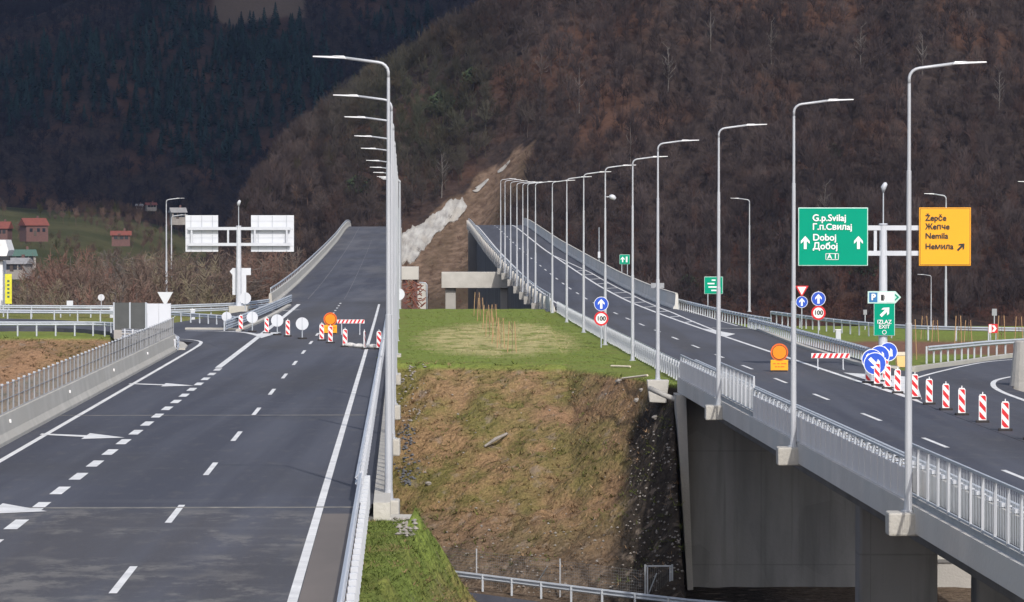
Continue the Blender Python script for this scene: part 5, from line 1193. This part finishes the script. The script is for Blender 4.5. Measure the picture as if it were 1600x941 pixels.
# delineator posts
GD = 'white marker posts'
dsrc = None
for px, py, y, lb in ((1310, 533, 262, 'white marker box behind the sloping right guardrail'), (301, 499, 300, 'white marker box on the left grass island'), (175, 496, 300, 'white marker post left of the grey noise panels')):
    if dsrc is None: dsrc = empty('marker_post', (0, 0, 0), 0, 'x', 'marker post', GD); MB().box((0, 0, .35), (.36, .2, .8)).build('body', 'white_steel', dsrc, bevel=.03); MB().box((0, 0, .78), (.42, .24, .06)).build('cap', 'sign_white', dsrc); o = dsrc
    else: o = copy_tree(dsrc)
    o.location = bgp(px, py, y); o['label'] = lb

# noise panels on the left
P = gl(203, 527); s_ = F / P.y; rt = empty('noise_barrier', P, 0, 'dark grey noise barrier panels on a concrete plinth beside the side road', 'noise barrier')
MB().box((0, 0, .18), (50 / s_, .35, .62)).build('plinth', 'concrete', rt)
for dx in (-12.5, 12.5): MB().box((dx / s_, 0, .5 + 21 / s_), (24 / s_, .14, 42.5 / s_)).build('panel', 'barrier_panel', rt)
for dx in (-25, 0, 25): MB().box((dx / s_, -.02, .5 + 21 / s_), (.10, .18, 43.5 / s_)).build('post', 'galvanised', rt)
P = gl(248, 521); s_ = F / P.y; rt = empty('panel_wall', P, 0, 'white panelled sheet wall joined to the dark noise barrier', 'panel')
for dx in (-9.5, 9.5): MB().box((dx / s_, 0, 27 / s_), (18.6 / s_, .08, 39 / s_)).build('panel', 'sign_back', rt)
for dx in (-18, 18): MB().box((dx / s_, .08, 24 / s_), (.08, .08, 46 / s_)).build('post', 'galvanised', rt)
P = gl(226, 525); s_ = F / P.y; rt = empty('cabinet', P, 0, 'small grey roadside cabinet where dark and white panels meet', 'cabinet'); MB().box((0, -.2, .75), (.34, .3, 1.5)).build('body', 'galvanised', rt, bevel=.02); MB().box((0, -.2, 1.52), (.4, .36, .06)).build('roof', 'fence_sheet', rt)

# white building and yellow banner at the left edge
y = 420.; s_ = F / y; P = bgp(-6, 492, y); rt = empty('station_building', P, 0, 'white flat roofed roadside building cut by the left edge', 'building')
MB().box((0, 0, 42 / s_), (26 / s_, 3, 84 / s_)).build('wall', 'white_plaster', rt)
MB().poly([(-40 / s_, -2, 92 / s_), (20 / s_, -2, 92 / s_), (23 / s_, -2, 101 / s_), (18 / s_, -2, 117 / s_), (-40 / s_, -2, 117 / s_)], 5).build('roof', 'white_plaster', rt)
MB().box((10 / s_, -1.6, 88.5 / s_), (28 / s_, 1, 6 / s_)).build('window', 'glass', rt)
P = bgp(13, 492, 415); rt = empty('banner_sign', P, 0, 'narrow upright yellow banner beside the white building', 'sign'); MB().box((0, 0, 40 / s_), (10.5 / s_, .1, 46 / s_)).build('panel', 'shop_yellow', rt); MB().tube([(0, .1, -.5), (0, .1, 20 / s_)], .12, 8).build('post', 'galvanised', rt)
mb = MB(); 
for k in range(5): mb.box((0, -.06, (52 - k * 6) / s_), (3.5 / s_, .02, 3 / s_))
mb.build('text_marks', 'roof_green', rt)

# ---------------------------------------------------------------- houses
def house(px, py, y, w_, h_, rh, wall, roof, label, rz=.3, dep=None):
    P = bgp(px, py, y); dep = dep or w_ * .8; rt = empty('house', P, rz, label, 'house', 'distant houses')
    MB().box((0, 0, h_ / 2 - 1), (w_, dep, h_ + 2)).build('wall', wall, rt)
    a, b = w_ / 2 + .5, dep / 2 + .5; mb = MB()
    mb.add([(-a, -b, h_ - .15), (a, -b, h_ - .15), (a, b, h_ - .15), (-a, b, h_ - .15), (-a, 0, h_ + rh), (a, 0, h_ + rh)], [(0, 1, 5, 4), (2, 3, 4, 5), (1, 2, 5), (3, 0, 4), (0, 3, 2, 1)])
    rf = mb.build('roof', roof, rt); MB().box((w_ * .2, dep * .12, h_ + rh), (.6, .6, 1.6)).build('chimney', 'brick', rf)
    for dx in (-.28, .05, .3): MB().box((dx * w_, -dep / 2 - .03, h_ * .55), (1.1, .08, 1.3)).build('window', 'glass', rt)
    MB().box((-.1 * w_, -dep / 2 - .03, 1.0), (1.0, .08, 2.0)).build('door', 'bark', rt)
    return rt
house(53, 369, 1380, 8.5, 4.0, 2.6, 'brick', 'roof_red', 'brick house with an orange red roof on the green field', .5)
house(2, 369, 1350, 6.5, 2.8, 2.4, 'brick', 'roof_red', 'house with a red roof cut by the left edge', -.2)
house(189, 375, 1200, 5.8, 1.6, 1.3, 'brick', 'roof_red', 'low cottage with a small red roof among brown trees', .1)
house(278, 342, 1250, 4.6, 2.2, 1.5, 'plaster', 'roof_grey', 'grey roofed house behind the twin left lamps', .3)
house(36, 410, 1000, 6.0, 1.8, 1.6, 'plaster', 'roof_green', 'low white house with a dark green roof below the field', .3)
house(28, 424, 950, 6.0, 2.0, 1.4, 'plaster', 'roof_grey', 'grey roofed house below the green roofed one', -.3)
house(236, 324, 1900, 5.0, 1.2, 1.2, 'plaster', 'roof_red', 'tiny far house at the foot of the dark mountain', .3)
house(218, 325, 1900, 3.0, 1.0, 1.0, 'white_plaster', 'roof_grey', 'tiny pale shed beside the far house under the mountain', 0)

# ---------------------------------------------------------------- stakes and saplings
def stakes(P, hh, label, gp, lean=.0):
    rt = empty('staked_sapling', P, random.uniform(-.4, .4), label, 'sapling', gp)
    for dx, dy in ((-.28, 0), (.28, .1)): MB().tube([(dx, dy, -.2), (dx * (.6 + lean), dy, hh)], .03, 5).build('stake', 'wood', rt)
    t_ = MB(); r = random.Random(int(P.x * 100)); t_.tube([(0, .05, -.1), (.03, .05, hh * .9), (0, .05, hh * 1.15)], [.014, .01, .004], 4)
    for k in range(7): z_ = r.uniform(.4, .95) * hh; a = r.uniform(0, 6.28); t_.tube([(0, .05, z_), (math.cos(a) * .3, .05 + math.sin(a) * .3, z_ + .35)], [.01, .004], 3)
    t_.build('stem', 'sapling', rt)
def on_ground(px, py, f):
    P = f(px, py); P.z = h1_(P.x, P.y); return P
GM = 'staked saplings in the median grass'; k = 0
desc = ['front right pair of stakes in the median grass', 'stakes just left of the front right pair', 'middle stakes of the median cluster', 'stakes left of the middle of the median cluster', 'stakes toward the back of the median cluster', 'stakes at the back left of the median cluster', 'tallest rearmost stakes near the concrete columns', 'short stakes at the rear right of the median cluster']
for i, (px, py, hh) in enumerate([(800, 544, 1.9), (783, 537, 1.9), (775, 530, 1.7), (765, 520, 1.8), (760, 508, 1.8), (751, 497, 1.9), (745, 488, 2.0), (772, 500, 1.5)]):
    stakes(on_ground(px, py, gl), hh, 'wooden ' + desc[i], GM)
GV = 'staked saplings on the right verge'
for i, (px, py, hh, lb) in enumerate([(1498, 541, 2.2, 'tall wooden stakes on the verge right of the nearest lamp'), (1427, 556, 2.4, 'leaning stakes close behind the nearest lamp pole'), (1462, 528, 1.5, 'stakes behind the verge left of the tall pair'), (1513, 528, 1.5, 'paired stakes just right of the tall pair'), (1565, 540, 2.2, 'stakes beside the red chevron sign'), (1592, 530, 1.8, 'stakes near the right edge of the verge'), (1445, 524, 1.6, 'slender single stakes below the small distant lamp')]):
    stakes(on_ground(px, py, gr), hh, lb, GV)

# ---------------------------------------------------------------- things on and under the slope
def rock(loc, r_, m, label, seed, flat=.6):
    rr = random.Random(seed); mb = MB(); n1, n2 = 9, 6; V = []
    for j in range(n2):
        for i in range(n1):
            a = 2 * math.pi * i / n1; b = math.pi * (j + .5) / n2 - math.pi / 2; q = r_ * rr.uniform(.75, 1.2); V.append((q * math.cos(a) * math.cos(b), q * math.sin(a) * math.cos(b), q * flat * math.sin(b)))
    mb.add(V, [(j * n1 + i, j * n1 + (i + 1) % n1, (j + 1) * n1 + (i + 1) % n1, (j + 1) * n1 + i) for j in range(n2 - 1) for i in range(n1)] + [tuple(range(n1 - 1, -1, -1)), tuple((n2 - 1) * n1 + i for i in range(n1))])
    o = mb.build('rock', m); o.location = loc; return tag(o, label, 'rock')
def slope_at(px, py):
    yy = np.linspace(160, 230, 1401); hh = H(yy * (px - 800) / F, yy); k = int(np.argmax((HY + (CAMZ - hh) / yy * F) < py)); return Vector(((px - 800) / F * yy[k], yy[k], hh[k]))
# scattered stones as gravel patches (uncountable)
def stones(name, pts, sz, m):
    mb = MB(); rr = random.Random(9)
    for p in pts:
        q = sz * rr.uniform(.4, 1.3); c = Vector(p) + Vector((0, 0, q * .3)); mb.add([c + Vector((rr.uniform(.6, 1.2) * q * a, rr.uniform(.6, 1.2) * q * b, rr.uniform(.5, .9) * q * d_)) for a, b, d_ in ((1, 0, 0), (-1, 0, 0), (0, 1, 0), (0, -1, 0), (0, 0, 1), (0, 0, -1))], [(0, 2, 4), (2, 1, 4), (1, 3, 4), (3, 0, 4), (2, 0, 5), (1, 2, 5), (3, 1, 5), (0, 3, 5)])
    return tag(mb.build(name, m), kind='stuff')
rr = random.Random(4)
stones('gravel_patch', [slope_at(rr.gauss(640, 12), rr.uniform(570, 660)) for _ in range(80)], .09, 'stone')
stones('slate_rubble', [slope_at(rr.gauss(637, 8), rr.uniform(665, 760)) for _ in range(110)], .11, 'slate')
stones('loose_stones', [slope_at(rr.uniform(700, 1085), rr.uniform(820, 930)) for _ in range(160)] + [slope_at(rr.uniform(985, 1080), rr.uniform(660, 900)) for _ in range(240)] + [slope_at(rr.uniform(640, 1030), rr.uniform(600, 860)) for _ in range(60)], .075, 'stone')
def near_bank(px, py):
    yy = np.linspace(78, 150, 1441); hh = H(yy * (px - 800) / F, yy); q = (HY + (CAMZ - hh) / yy * F) < py; k = int(np.argmax(q)); return Vector(((px - 800) / F * yy[k], yy[k], hh[k]))
stones('bank_rubble', [near_bank(rr.gauss(634, 9), rr.uniform(810, 840)) for _ in range(60)], .08, 'stone')
p1, p2 = slope_at(757, 701), slope_at(792, 682)
o = MB().tube([Vector((0, 0, .08)), (p2 - p1) * .5 + Vector((0, 0, .14)), (p2 - p1) + Vector((0, 0, .1))], [.06, .10, .07], 7).build('log', 'stone'); o.location = p1; tag(o, 'pale weathered log lying on the middle of the slope', 'log')
for (a, b), lb in ((((955, 575), (985, 576)), 'thin pale plank on the upper right grass'), (((972, 595), (1012, 590)), 'pale plank beside the stones at the top right of the slope')):
    A_, B_ = slope_at(*a), slope_at(*b); d_ = B_ - A_; o = MB().tube([Vector((0, 0, .1)), d_ + Vector((0, 0, .1))], .06, 4).build('plank', 'bin_lid'); o.location = A_; tag(o, lb, 'plank', 'pale planks on the slope')
for i, (px, py, r_, lb) in enumerate(((968, 598, .22, 'grey stone at the left end of the pale plank'), (996, 628, .20, 'grey stone below the pale plank'), (1003, 612, .16, 'small grey stone just left of the lamp footing'), (669, 758, .18, 'small pale stone on the lower left of the slope'), (1025, 655, .2, 'stone below the lamp footing'))): rock(slope_at(px, py) + Vector((0, 0, .05)), r_, 'stone', lb, i)

# wire fence and gate at the foot of the slope
def fz(x): return 187.5 - 1.32 * (x + 3.5) + .6
F0 = Vector((-4.0, fz(-4.0), FLOOR)); fr_ = empty('wire_fence', F0, 0, 'wire mesh fence with pale posts along the foot of the slope', 'fence')
for xx in (-3.9, -1.75, 2.3): p = Vector((xx, fz(xx), FLOOR)) - F0; MB().tube([p - Vector((0, 0, .3)), p + Vector((0, 0, 1.85))], .04, 6).build('post', 'lamp_metal', fr_)
for a, b in (((.9, 0), (1.7, 1.4)), ((6.1, 0), (6.7, 1.7))): A_ = Vector((b[0], fz(b[0]), FLOOR + b[1])) - F0; B_ = Vector((a[0], fz(a[0]), FLOOR)) - F0; MB().tube([A_, B_], .03, 5).build('brace', 'dark_seam' if a[0] < 3 else 'galvanised', fr_)
mb = MB(); A_ = Vector((-5, fz(-5), FLOOR)) - F0; B_ = Vector((6.1, fz(6.1), FLOOR)) - F0
for k in range(13): mb.tube([A_ + Vector((0, 0, .05 + k * .14)), B_ + Vector((0, 0, .05 + k * .14))], .006, 3, False)
n_ = 110
for k in range(n_): p = A_.lerp(B_, k / n_); mb.tube([p, p + Vector((0, 0, 1.75))], .005, 3, False)
mb.build('wire_mesh', 'mesh_wire', fr_)
gx = 6.2; G0 = Vector((gx, fz(gx), FLOOR)); gt_ = empty('gate', G0, 0, 'grey metal framed gate in the wire fence under the right bridge', 'gate')
for dx in (0, 1.25): MB().box((dx, 0, 1.0), (.09, .09, 2.1)).build('gate_post', 'dark_seam', gt_)
mb = MB()
for z_ in (.1, 1.98): mb.box((.625, -.02, z_), (1.15, .05, .06))
for dx in (.1, 1.15): mb.box((dx, -.02, 1.04), (.05, .05, 1.9))
mb.build('leaf_frame', 'galvanised', gt_); mb = MB()
for k in range(12): mb.box((.15 + k * .09, -.02, 1.04), (.01, .01, 1.85))
mb.build('leaf_mesh', 'mesh_wire', gt_)

# concrete retaining wall seen between the bridge piers
P = bgp(1500, 941, 185.6); rt = empty('retaining_wall', (P.x + 4.5, 185.6, FLOOR), 0, 'sunlit pale concrete wall glimpsed between the bridge piers', 'wall')
MB().box((0, .3, 4.2), (11.5, .5, 9.0)).build('wall', 'concrete_pale', rt); MB().box((0, -.1, .55), (11.5, .5, 1.3)).build('plinth', 'concrete', rt)
MB().box((0, -.14, 1.28), (11.6, .6, .12)).build('coping', 'concrete_dark', rt); MB().tube([(-3.3, -.5, 0), (-3.3, -.5, 6)], .03, 6).build('downpipe', 'galvanised', rt)
MB().tube([(-5.4, -.6, 3.6), (-4.0, -.6, 1.3)], .04, 5).build('brace', 'dark_seam', rt)
# round concrete barrier end at the exit curve
P = gr(1592, 604); rt = empty('barrier_end', P, 0, 'rounded concrete barrier end at the inner curve of the exit road', 'barrier'); q = MB(); q.tube([(.55, .8, -.3), (.5, .8, .2), (.45, .8, 2.1), (.45, .8, 2.15)], [.95, .8, .55, .5], 20); q.build('concrete_wall', 'concrete', rt, smooth=False)
MB().sweep([(-.45, -.3), (.45, -.3), (.2, .8), (.15, 2.1), (-.15, 2.1), (-.2, .8)], [Vector((.6, .8, 0)), Vector((3, .4, 0)), Vector((8, -3, 0))]).build('tail_wall', 'concrete', rt)

# ---------------------------------------------------------------- haze
hm = bpy.data.materials.new('haze'); hm.use_nodes = True; hn = hm.node_tree; hn.nodes.remove(hn.nodes['Principled BSDF'])
pv = hn.nodes.new('ShaderNodeVolumePrincipled'); pv.inputs['Color'].default_value = (0.45, 0.62, 1.0, 1); pv.inputs['Density'].default_value = HAZE; pv.inputs['Anisotropy'].default_value = .2
hn.links.new(pv.outputs[0], hn.nodes['Material Output'].inputs['Volume']); MATS['haze'] = hm
tag(MB().box((0, 1430, 190), (2900, 3060, 440)).build('haze', 'haze'), kind='stuff')

# ---------------------------------------------------------------- cloud whose shade lies on the far mountain
def cloud(cx, cy, cz, rx, ry, rz, seed):
    mb = MB(); n1, n2 = 64, 20; V = []
    for j in range(n2):
        for i in range(n1):
            a = 2 * math.pi * i / n1; b = math.pi * (j + .5) / n2 - math.pi / 2; d = Vector((math.cos(a) * math.cos(b), math.sin(a) * math.cos(b), math.sin(b))); q = 1 + .35 * mnoise.fractal(d * 2.2 + Vector((seed, 0, 0)), 1, 2, 4)
            V.append((cx + rx * d.x * q, cy + ry * d.y * q, cz + rz * d.z * q))
    mb.add(V, [(j * n1 + i, j * n1 + (i + 1) % n1, (j + 1) * n1 + (i + 1) % n1, (j + 1) * n1 + i) for j in range(n2 - 1) for i in range(n1)] + [tuple(range(n1 - 1, -1, -1)), tuple((n2 - 1) * n1 + i for i in range(n1))])
    return tag(mb.build('cloud', 'cloud_white', smooth=True), kind='structure')
CH = 900.; sh = CH / S.z
cloud(-170 + S.x * sh, 2420 + S.y * sh, CH, 560, 620, 60, 3)
